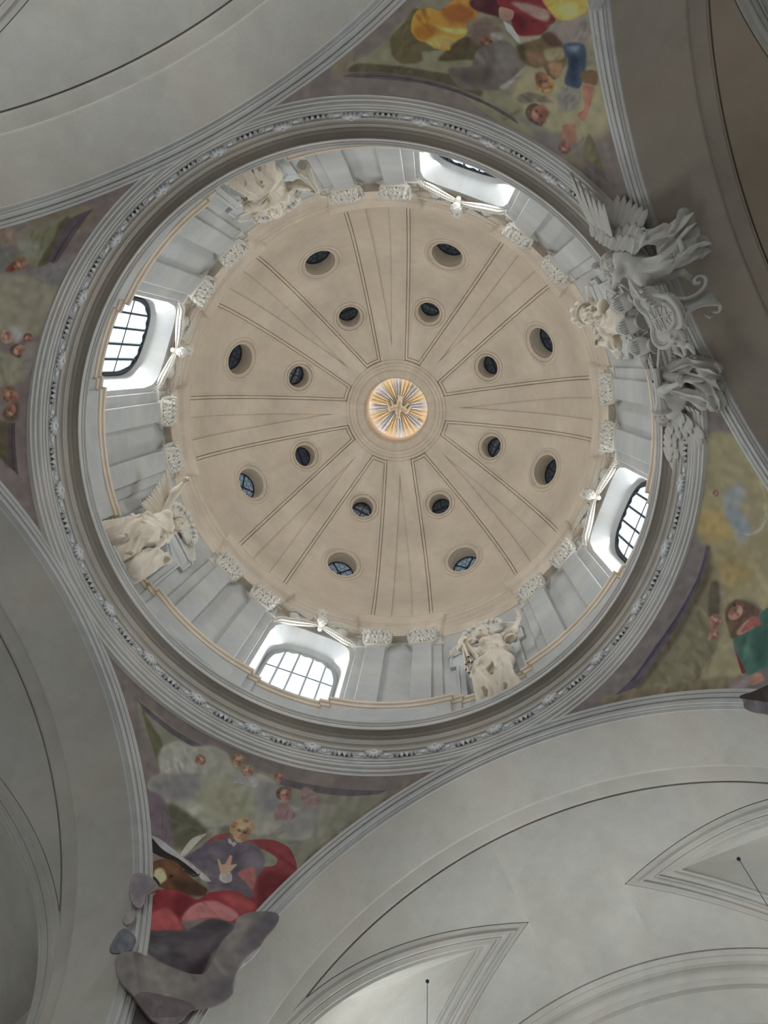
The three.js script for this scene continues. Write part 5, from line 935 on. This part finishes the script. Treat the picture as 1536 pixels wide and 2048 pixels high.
// ---------------------------------------------------------------- gilded sunburst with a dove in the lantern
{
  const t = thing('sunburst', 'gold and silver ray sunburst with a white dove in the lantern', 'sunburst'); t.position.set(0, 29.62, 0);
  const rayGeo = (l, w) => { const s = mould([[-1, 0], [0, -0.6], [1, 0], [0, 0.5], [-1, 0]], 5, (i, x, y) => { const f = i / 5; return V3(x * w * lerp(0.35, 1, f) * (i === 5 ? 0.3 : 1), y * w * 0.8, 0.08 + f * l); }); return s; };
  const rays = [rayGeo(0.95, 0.028), rayGeo(0.72, 0.022), rayGeo(1.15, 0.034)];
  seed = 11;
  for (let q = 0; q < 112; q++) { const beam = Math.floor(q / 7), a = (beam + ((q % 7) - 3) * 0.128) / 16 * 2 * Math.PI; const m = part(t, 'ray', rays[q % 3], beam % 2 ? M.silver : M.gold); m.rotation.order = 'YXZ'; m.rotation.y = a; m.rotation.x = 0.06 + 0.05 * rnd(); m.position.y = -0.03 * (q % 3); }
  for (const [x, z, r] of [[-0.55, 0.62, 0.17], [-0.68, 0.48, 0.14], [0.42, -0.75, 0.17], [0.7, 0.45, 0.15], [0.82, 0.3, 0.13], [-0.75, -0.42, 0.15]]) part(t, 'cloud', blob([ell([x, 0.02, z], [r, 0.09, r])], 0.03, [7, 0.03]), M.lantern);
  const dove = part(t, 'dove', blob([cap([0.0, -0.12, 0.1], [0.0, -0.12, -0.1], 0.055, 0.05), cap([0, -0.13, -0.1], [0.02, -0.12, -0.19], 0.04, 0.03), ell([0.02, -0.13, -0.2], [0.04, 0.035, 0.04]), cap([0, -0.12, 0.1], [0.0, -0.11, 0.24], 0.04, 0.012, 0.03), cap([0, -0.12, 0.1], [0.05, -0.11, 0.23], 0.03, 0.012, 0.03), cap([0, -0.12, 0.1], [-0.05, -0.11, 0.23], 0.03, 0.012, 0.03), cap([0.03, -0.11, 0], [0.17, -0.1, -0.08], 0.05, 0.04, 0.03), cap([0.17, -0.1, -0.08], [0.26, -0.09, 0.06], 0.04, 0.018, 0.03), cap([0.1, -0.1, -0.03], [0.18, -0.09, 0.1], 0.04, 0.016, 0.03), cap([-0.03, -0.11, 0], [-0.17, -0.1, -0.08], 0.05, 0.04, 0.03), cap([-0.17, -0.1, -0.08], [-0.26, -0.09, 0.06], 0.04, 0.018, 0.03), cap([-0.1, -0.1, -0.03], [-0.18, -0.09, 0.1], 0.04, 0.016, 0.03)], 0.01), M.warmFigure);
  dove.rotation.y = rad(35); dove.scale.setScalar(1.5);
}
// ---------------------------------------------------------------- coat of arms and two angels over the crown of the right-hand arch
const FM = M.figure;
{ // reclining angel on the left of the shield (upper in the picture)
  const J = { pelvis: [4.64, 13.95, 0.63], chest: [4.58, 14.12, 0.83], neck: [4.52, 14.3, 0.92], head: [4.44, 14.5, 0.95], shR: [4.52, 14.27, 0.99], shL: [4.46, 14.1, 0.83], elR: [4.55, 13.92, 0.77], wrR: [4.62, 14.0, 0.58], elL: [4.35, 14.0, 0.77], wrL: [4.29, 14.22, 0.66], knL: [4.8, 13.88, 0.5], anL: [5.03, 13.68, 0.41], toeL: [5.14, 13.74, 0.26], knR: [4.88, 13.68, 0.62], anR: [5.12, 13.62, 0.6] };
  const t = thing('angel', 'winged angel in billowing drapery reclining above the shield, beside the first helmet', 'statue'), face = [-0.55, -0.75, -0.35], up = [-0.35, 0.8, 0.3];
  part(t, 'body', bodyGeo(J, 1.28, { face, up, handL: { dir: [-0.02, 0.2, -0.12], palm: [0.3, -0.2, -0.8], curl: 0.6 }, handR: { palm: [0.3, -0.8, -0.3], curl: 0.4 } }), FM);
  part(t, 'hair', hairGeo(J.head, face, up, 0.118 * 1.28, [[-0.8, -0.3, 0, 0.26], [0.8, -0.3, 0, 0.26]]), FM);
  part(t, 'robe', blob([cap(J.pelvis, [4.6, 14.04, 0.74], 0.17, 0.15, 0.05, [8, 0.03, 2]), cap(J.pelvis, J.knL, 0.16, 0.115, 0.05, [6, 0.045, 2]), cap(J.pelvis, J.knR, 0.16, 0.13, 0.05, [6, 0.045, -2]), cap([4.5, 14.0, 0.72], [4.5, 13.96, 0.42], 0.06, 0.09, 0.04, [5, 0.04, 2]), cap([4.5, 13.96, 0.42], [4.58, 13.86, 0.24], 0.09, 0.07, 0.04, [5, 0.04, 2]), cap([4.62, 13.9, 0.95], [4.76, 13.76, 1.06], 0.05, 0.08, 0.05, [5, 0.05, 2]), cap([4.76, 13.76, 1.06], [5.0, 13.7, 0.96], 0.07, 0.1, 0.05, [5, 0.06, 2]), cap([4.95, 13.72, 0.78], [5.28, 13.74, 0.86], 0.09, 0.12, 0.05, [6, 0.08, 2]), cap([5.0, 13.7, 0.7], [5.38, 13.76, 0.6], 0.08, 0.1, 0.05, [6, 0.07, 3]), cap([5.1, 13.66, 0.95], [5.32, 13.72, 1.02], 0.06, 0.09, 0.05, [5, 0.07, 2]), cap(J.knR, [5.2, 13.68, 0.62], 0.11, 0.12, 0.05, [6, 0.06, 2])], 0.012), FM);
  wing(t, FM, [4.6, 13.98, 1.0], [-0.3, 0.62, 0.55], [0.62, -0.45, 0.3], 0.62, { len: 1.35, fan: 46, bow: 0.12, back: 18, flip: true });
  wing(t, FM, [4.5, 14.25, 1.2], [-0.12, 0.35, 0.3], [-0.28, 0.22, 0.85], 0.42, { wide: 0.75, fan: 6, back: 4, rows: [['long', 6, 0.0, 1, 0, 1.05], ['small', 4, 0.05, 0.95, 0.06, 0.8]] });
}
{ // angel on the right of the shield (lower in the picture), bending over it
  const J = { pelvis: [4.62, 14.65, -1.17], chest: [4.52, 14.74, -1.3], neck: [4.45, 14.78, -1.44], head: [4.36, 14.95, -1.46], shL: [4.4, 14.86, -1.32], shR: [4.55, 14.7, -1.42], elL: [4.37, 14.52, -1.03], wrL: [4.5, 14.1, -0.98], elR: [4.65, 14.5, -1.2], wrR: [4.6, 14.3, -1.0], knL: [4.5, 14.62, -0.82], anL: [4.74, 14.14, -1.04], toeL: [4.82, 14.0, -1.08], knR: [4.71, 14.58, -0.78], anR: [4.86, 14.1, -0.95] };
  const t = thing('angel', 'winged angel bending forward with bare shin and bunched drapery, beside the third helmet', 'statue'), face = [-0.5, -0.8, 0.1], up = [-0.6, 0.6, -0.2];
  part(t, 'body', bodyGeo(J, 1.28, { face, up, handL: { palm: [0.2, -0.3, 0.8], curl: 0.5 }, handR: { palm: [0.2, -0.3, 0.8], curl: 0.5 } }), FM);
  part(t, 'hair', hairGeo(J.head, face, up, 0.118 * 1.28, []), FM);
  part(t, 'robe', blob([cap(J.pelvis, [4.55, 14.7, -1.25], 0.15, 0.13, 0.05, [8, 0.03, 2]), cap(J.pelvis, [4.53, 14.62, -0.95], 0.14, 0.1, 0.05, [6, 0.045, 2]), cap([4.44, 14.56, -0.98], [4.6, 14.38, -1.18], 0.05, 0.06, 0.03, [5, 0.03, 2]), cap([4.62, 14.5, -0.8], [4.78, 14.22, -0.82], 0.08, 0.1, 0.04, [6, 0.05, 2]), cap([4.75, 14.3, -0.9], [4.9, 14.0, -1.22], 0.08, 0.12, 0.05, [6, 0.07, 2]), cap([4.85, 14.12, -0.78], [4.96, 13.92, -1.0], 0.08, 0.1, 0.05, [6, 0.06, 3]), cap([4.62, 14.32, -1.18], [4.74, 14.1, -1.36], 0.07, 0.09, 0.04, [6, 0.05, 2]), cap([4.9, 14.0, -1.2], [4.84, 13.9, -1.42], 0.08, 0.09, 0.04, [6, 0.06, 2])], 0.012), FM);
  wing(t, FM, [4.52, 14.7, -1.5], [-0.26, 0.5, -0.5], [0.26, -0.9, -0.42], 0.72, { len: 1.42, fan: 30, bow: 0.16, back: 22 });
  wing(t, FM, [4.62, 14.5, -1.4], [0.1, 0.2, -0.4], [0.2, -0.9, -0.15], 0.42, { len: 1.1, fan: 24 });
}
// cartouche: local frame, x towards the reclining angel (+z), y up the tilted face, z out of the face
const cart = thing('coat_of_arms', 'scrolled stucco coat of arms with a quartered shield hung over the arch crown', 'coat of arms');
{
  cart.position.set(4.62, 13.78, 0.0);
  const ux = V3(-0.04, 0, 1).normalize(), uy = V3(-0.40, 0.915, 0).normalize(), uz = ux.clone().cross(uy).normalize();
  cart.quaternion.setFromRotationMatrix(new THREE.Matrix4().makeBasis(ux, uy, uz));
  const outline = [[-0.08, 0.20], [-0.16, 0.27], [-0.30, 0.31], [-0.40, 0.22], [-0.39, 0.05], [-0.30, -0.08], [-0.24, -0.22], [-0.18, -0.34], [0, -0.40], [0.18, -0.34], [0.24, -0.22], [0.30, -0.08], [0.39, 0.05], [0.40, 0.22], [0.30, 0.31], [0.16, 0.27], [0.08, 0.20]].map(([x, y]) => V3(x, y, 0));
  const curve = new THREE.CatmullRomCurve3(outline, true), pts = curve.getPoints(90).map((p) => [p.x, p.y]);
  part(cart, 'field', extrude(shapeOf(pts), 0.04, 0.02), FM);
  const rim = new THREE.CatmullRomCurve3(outline.map((p) => p.clone().multiplyScalar(1.02).setZ(0.07)), true);
  part(cart, 'rim', [new THREE.TubeGeometry(rim, 160, 0.032, 8, true), new THREE.TubeGeometry(new THREE.CatmullRomCurve3(outline.map((p) => p.clone().multiplyScalar(0.9).setZ(0.066)), true), 160, 0.012, 6, true)], FM);
  const sh = shapeOf([[-0.19, 0.14], [0.19, 0.14], [0.19, -0.12]]); sh.quadraticCurveTo(0.17, -0.26, 0, -0.3); sh.quadraticCurveTo(-0.17, -0.26, -0.19, -0.12); sh.closePath();
  const shield = part(cart, 'shield', moved(extrude(sh, 0.03, 0.012), 0, 0, 0.055), FM);
  const rule = (x0, y0, x1, y1, w = 0.016) => moved(box(0, Math.hypot(x1 - x0, y1 - y0), -w / 2, w / 2, 0, 0.018), x0, y0, 0.095, 0, 0, Math.atan2(y1 - y0, x1 - x0));
  part(shield, 'quartering', [rule(0, 0.14, 0, -0.29), rule(-0.19, -0.05, 0.19, -0.05), rule(-0.19, 0.05, 0, 0.05, 0.01), rule(0, 0.06, 0.19, 0.06, 0.01)], FM);
  const ch = []; for (const [x, y, r] of [[-0.1, 0.1, 0], [-0.1, 0.0, 0], [0.1, 0.1, 0.3], [0.09, 0.0, -0.3], [-0.09, -0.13, 0.6], [0.09, -0.13, -0.6], [-0.06, -0.2, 0.2], [0.06, -0.2, -0.2]]) ch.push(moved(box(-0.05, 0.05, -0.008, 0.008, 0, 0.015), x, y, 0.095, 0, 0, r), moved(box(-0.008, 0.008, -0.03, 0.03, 0, 0.015), x + 0.03, y, 0.095, 0, 0, r));
  part(shield, 'charges', ch, FM);
  for (const [x, y, z, r] of [[0.0, 0.24, 0.05, 0.05], [0.07, 0.25, 0.05, 0.045], [-0.07, 0.25, 0.05, 0.045]]) part(cart, 'cresting', moved(new THREE.SphereGeometry(r, 10, 8), x, y, z, 0, 0, 0, [1.2, 0.8, 1]), FM);
  // acanthus tuft on the left, grotesque mask on the right
  const tuft = []; for (let q = 0; q < 6; q++) tuft.push(moved(leafGeo(0.22, 0.1, 0.09), 0.3 - q * 0.012, -0.1 - q * 0.03, 0.05, 0.3, 0, -0.9 + q * 0.28));
  part(cart, 'acanthus', tuft, FM);
  const maskC = [-0.34, -0.2, 0.08];
  part(cart, 'mask', blob([ell(maskC, [0.11, 0.13, 0.08]), ell([-0.30, -0.15, 0.15], [0.04, 0.03, 0.03]), ell([-0.38, -0.15, 0.15], [0.04, 0.03, 0.03]), ell([-0.30, -0.18, 0.17], [0.03, 0.025, 0.03], 0.02, null, true), ell([-0.385, -0.18, 0.17], [0.03, 0.025, 0.03], 0.02, null, true), ell([-0.34, -0.21, 0.17], [0.025, 0.05, 0.04]), ell([-0.34, -0.28, 0.16], [0.05, 0.025, 0.04], 0.02, null, true), cap([-0.42, -0.1, 0.05], [-0.5, -0.3, 0.06], 0.05, 0.03, 0.04, [4, 0.015, 2]), cap([-0.5, -0.3, 0.06], [-0.62, -0.28, 0.04], 0.045, 0.02, 0.04), cap([-0.44, -0.22, 0.08], [-0.6, -0.1, 0.04], 0.04, 0.025, 0.03), cap([-0.3, -0.05, 0.06], [-0.52, 0.05, 0.03], 0.045, 0.03, 0.04, [4, 0.015, 2]), cap([-0.52, 0.05, 0.03], [-0.62, -0.04, 0.03], 0.035, 0.02, 0.03)], 0.009), FM);
}
{ // flaring scroll that runs back from the foot of the shield under the arch, its edges rolled into volutes (world axes, own group at its foot)
  const t = thing('scroll_bracket', 'flaring scroll bracket with two curled volutes under the shield', 'bracket'); t.position.set(4.8, 13.45, 0);
  const W = (a) => a.map(([x, y, z]) => V3(x - 4.8, y - 13.45, z));
  const Lf = W([[4.72, 13.5, 0.24], [4.75, 13.49, 0.17], [4.8, 13.48, 0.12], [4.93, 13.5, 0.07], [5.08, 13.55, 0.07], [5.22, 13.6, 0.13], [5.26, 13.65, 0.21], [5.2, 13.68, 0.26], [5.13, 13.66, 0.24], [5.12, 13.62, 0.19], [5.17, 13.6, 0.18]]);
  const Rt = W([[4.76, 13.48, -0.26], [4.74, 13.45, -0.2], [4.76, 13.42, -0.14], [4.83, 13.42, -0.09], [4.97, 13.45, -0.07], [5.15, 13.5, -0.12], [5.27, 13.55, -0.19], [5.24, 13.6, -0.26], [5.15, 13.62, -0.22], [5.09, 13.6, -0.24], [5.12, 13.57, -0.29]]);
  const cl = new THREE.CatmullRomCurve3(Lf.slice(2, 7)), cr = new THREE.CatmullRomCurve3(Rt.slice(2, 7));
  part(t, 'web', [gridGeo(24, 10, (i, j) => { const a = cl.getPoint(i / 24), b = cr.getPoint(i / 24), f = j / 10; return a.lerp(b, f).add(V3(0, 0.04 * Math.sin(Math.PI * f), 0)); }), gridGeo(24, 10, (i, j) => { const a = cl.getPoint(i / 24), b = cr.getPoint(i / 24), f = j / 10; return a.lerp(b, f).add(V3(0, 0.07 + 0.04 * Math.sin(Math.PI * f), 0)); })], FM);
  for (const e of [Lf, Rt]) { part(t, 'rolled_edge', new THREE.TubeGeometry(new THREE.CatmullRomCurve3(e), 70, 0.028, 8), FM); part(t, 'edge_band', gridGeo(70, 1, ((c) => (i, j) => c.getPoint(i / 70).add(V3(0, j ? 0.13 : -0.02, 0)))(new THREE.CatmullRomCurve3(e))), FM); }
}
function helmet(label, x, y, z, tilt) {                  // tournament helm with a barred visor
  const t = thing('helmet', label, 'helmet', undefined); t.position.set(x, y, z); t.rotation.set(0, -Math.PI / 2 + 0.05, 0); t.rotateX(0.62); t.rotateZ(tilt);
  const n = 24, prof = [[0.02, 0.21], [0.09, 0.19], [0.135, 0.13], [0.15, 0.05], [0.145, -0.03], [0.12, -0.11], [0.085, -0.16], [0.095, -0.2], [0.14, -0.25], [0.16, -0.27], [0.15, -0.28], [0.09, -0.26], [0.0, -0.25]];
  part(t, 'shell', mould(prof, n, (i, r, yy) => { const a = i / n * 2 * Math.PI, open = Math.cos(a) > 0.25 && yy > -0.1 && yy < 0.14 ? 0.86 : 1; return V3(Math.sin(a) * r * 0.92, yy, Math.cos(a) * r * 1.08 * open); }, true), FM);
  part(t, 'visor_rim', new THREE.TubeGeometry(new THREE.CatmullRomCurve3(Array.from({ length: 16 }, (_, q) => { const a = q / 16 * 6.2832; return V3(Math.cos(a) * 0.118, 0.02 + Math.sin(a) * 0.115, 0.115 - 0.35 * (Math.cos(a) * 0.118) ** 2 * 18); }), true), 48, 0.012, 6, true), FM);
  for (let q = -3; q <= 3; q++) part(t, 'visor_bar', tube([V3(q * 0.032, 0.02 + 0.11 * Math.sqrt(1 - (q / 3.9) ** 2), 0.11 - 0.004 * q * q), V3(q * 0.033, 0.02, 0.175 - 0.006 * q * q), V3(q * 0.03, 0.02 - 0.11 * Math.sqrt(1 - (q / 3.9) ** 2), 0.11 - 0.004 * q * q)], 0.0095, 6, 14), FM);
  return t;
}
helmet('barred helmet nearest the reclining angel, under the plume', 4.36, 14.44, 0.36, 0.12);
helmet('middle barred helmet on the square mantle, under the white cross', 4.33, 14.56, 0.02, 0);
helmet('barred helmet nearest the bending angel, under the white eagle crest', 4.36, 14.52, -0.31, -0.15);
{ // crests and insignia behind the helmets
  const pl = thing('plume', 'bunch of ostrich plumes above the barred helmet nearest the reclining angel', 'plume'); pl.position.set(4.34, 14.66, 0.42);
  for (let q = 0; q < 7; q++) { const a = (q - 3) * 0.2, m = part(pl, 'feather', FEATHER.small, FM); m.rotation.set(-0.1, -Math.PI / 2, a); m.scale.set(0.8, 1.5 - 0.1 * Math.abs(q - 3), 1); m.position.set(-0.02 * (q % 2), 0, -0.02 * (q - 3)); }
  part(pl, 'coronet', [moved(new THREE.TorusGeometry(0.08, 0.022, 6, 18), 0, 0, 0, Math.PI / 2, 0, 0), ...Array.from({ length: 8 }, (_, q) => moved(new THREE.SphereGeometry(0.02, 6, 5), Math.cos(q * 0.785) * 0.085, 0.04, Math.sin(q * 0.785) * 0.085))], FM);
  const trefoil = (g, name, p, s, rx = 0) => { const b = [[-0.06, 0], [0.06, 0], [0, 0.08]].map(([a, c]) => moved(new THREE.TorusGeometry(0.035, 0.018, 6, 12), a, c, 0)); b.push(box(-0.015, 0.015, -0.1, 0.02, -0.012, 0.012)); const m = part(g, name, b, FM); m.position.copy(p); m.rotation.set(0, -Math.PI / 2, rx); m.scale.setScalar(s); };
  const mant = thing('mantle', 'square stucco mantle board behind the middle barred helmet', 'mantle'); mant.position.set(4.42, 14.5, 0.02); mant.rotation.set(0, -Math.PI / 2, 0); mant.rotateX(0.35);
  part(mant, 'board', moved(extrude(shapeOf([[-0.17, -0.2], [0.17, -0.2], [0.2, 0.16], [0, 0.22], [-0.2, 0.16]]), 0.03, 0.01), 0, 0, -0.06), FM);
  part(mant, 'border', tube([V3(-0.17, -0.2, 0), V3(-0.2, 0.16, 0), V3(0, 0.22, 0), V3(0.2, 0.16, 0), V3(0.17, -0.2, 0)], 0.014, 6, 30), FM);
  const cross = thing('cross', 'white cross with flared ends above the middle barred helmet', 'cross'); cross.position.set(4.32, 14.9, -0.14); cross.rotation.set(0, -Math.PI / 2, 0); cross.rotateX(0.3); cross.rotateZ(0.1);
  const arm = shapeOf([[-0.025, 0], [-0.06, 0.15], [0.06, 0.15], [0.025, 0]]); part(cross, 'arms', [0, 1, 2, 3].map((q) => moved(extrude(arm, 0.03, 0.006), 0, 0, 0, 0, 0, q * Math.PI / 2)), FM);
  trefoil(cross, 'trefoil', V3(-0.2, 0.02, 0), 0.7, 0.5); trefoil(cross, 'trefoil', V3(0.17, -0.12, 0), 0.7, -0.8);
  const crown = thing('coronet', 'leafy coronet with trefoils rising behind the helmets', 'coronet'); crown.position.set(4.4, 14.78, 0.05);
  for (let q = 0; q < 6; q++) trefoil(crown, 'trefoil', V3(0, 0.06 * Math.cos(q * 1.9), (q - 2.5) * 0.14), 0.62, (q % 2 ? 0.3 : -0.3));
  part(crown, 'band', tube([V3(0, -0.06, -0.4), V3(-0.04, -0.03, 0), V3(0, -0.06, 0.4)], 0.03, 6, 20), FM);
  const eagle = thing('eagle_crest', 'white eagle head crest above the barred helmet nearest the bending angel', 'crest'); eagle.position.set(4.36, 14.72, -0.52);
  part(eagle, 'bird', blob([cap([0, -0.12, 0.08], [0, 0.06, 0.0], 0.08, 0.06, 0.04, [7, 0.012, 2]), ell([0, 0.1, -0.03], [0.055, 0.06, 0.06]), cap([0, 0.1, -0.08], [-0.01, 0.06, -0.13], 0.03, 0.01, 0.02), cap([0, 0, 0.06], [-0.02, 0.14, 0.13], 0.06, 0.025, 0.03, [4, 0.012, 1]), cap([0, 0, 0], [-0.02, -0.05, -0.14], 0.06, 0.025, 0.03, [4, 0.012, 1])], 0.009), FM);
  trefoil(eagle, 'trefoil', V3(0.02, -0.12, -0.14), 0.8, 0.6); trefoil(eagle, 'trefoil', V3(0.02, -0.2, -0.08), 0.8, 0.2);
  const cz = thing('crozier', 'bishop crozier with a spiral head slanting past the third helmet', 'crozier'); cz.position.set(4.5, 14.1, -0.45);
  part(cz, 'staff', tube([V3(0, 0, 0.1), V3(-0.06, 0.35, -0.22), V3(-0.12, 0.62, -0.46)], 0.02, 6, 12), FM);
  const sp = voluteGeo(0.1, 0.024); part(cz, 'spiral_head', moved(sp, 0, 0, 0, 0, -Math.PI / 2, 0), FM).position.set(-0.13, 0.68, -0.54);
  part(cz, 'knop', moved(new THREE.SphereGeometry(0.04, 10, 8), -0.11, 0.58, -0.42), FM);
  const st = thing('crossed_staff', 'pair of crossed staffs with trefoil ends behind the reclining angel', 'staff'); st.position.set(4.4, 14.2, 0.45);
  part(st, 'staff', tube([V3(0.05, -0.1, -0.02), V3(-0.02, 0.45, 0.3), V3(-0.06, 0.8, 0.52)], 0.018, 6, 12), FM); part(st, 'staff', tube([V3(0.05, -0.1, 0.3), V3(0, 0.2, 0.2), V3(-0.05, 0.5, 0.05)], 0.018, 6, 12), FM);
  part(st, 'finial', moved(new THREE.SphereGeometry(0.055, 10, 8), -0.07, 0.86, 0.56, 0, 0, 0, [1.5, 1, 1]), FM); trefoil(st, 'trefoil', V3(-0.04, 0.55, 0.18), 0.8); trefoil(st, 'trefoil', V3(-0.05, 0.62, 0.42), 0.7, 0.8);
  const fl = thing('fluted_horn', 'fluted horn with a flaring mouth beside the bending angel', 'horn'); fl.position.set(4.42, 14.5, -0.68); fl.rotation.set(-1.25, 0, 0.15);
  part(fl, 'horn', mould([[0.05, 0], [0.055, 0.08], [0.06, 0.3], [0.075, 0.55], [0.12, 0.66], [0.15, 0.69]], 36, (i, r, y) => { const a = i / 36 * 6.2832; return V3(Math.cos(a) * r * (1 + 0.08 * Math.cos(a * 9)), y, Math.sin(a) * r * (1 + 0.08 * Math.cos(a * 9))); }, true), FM);
  part(fl, 'mouth_ring', moved(new THREE.TorusGeometry(0.15, 0.018, 6, 28), 0, 0.69, 0, Math.PI / 2, 0, 0), FM);
}
// hooks and thin wires hanging from the lunette webs of the lower arm
for (const [s, label] of [[1, 'thin wire hanging from a dark hook in the brighter lower left lunette'], [-1, 'thin wire hanging from a dark hook in the lower right lunette']]) {
  const w = thing('hanging_wire', label, 'wire'), q = V3(7.58, HS + 3.72, -s * 2.5).applyAxisAngle(V3(0, 1, 0), Math.PI / 2); w.position.copy(q);
  part(w, 'hook', new THREE.SphereGeometry(0.03, 10, 8), M.iron); part(w, 'wire', tube([V3(0, 0, 0), V3(0, -1.5, 0), V3(0, -3, 0)], 0.005, 5, 4), M.iron);
}
scene.traverse((o) => { if (o.isLight && !o.isRectAreaLight) o.castShadow = true; });
renderer.render(scene, camera);
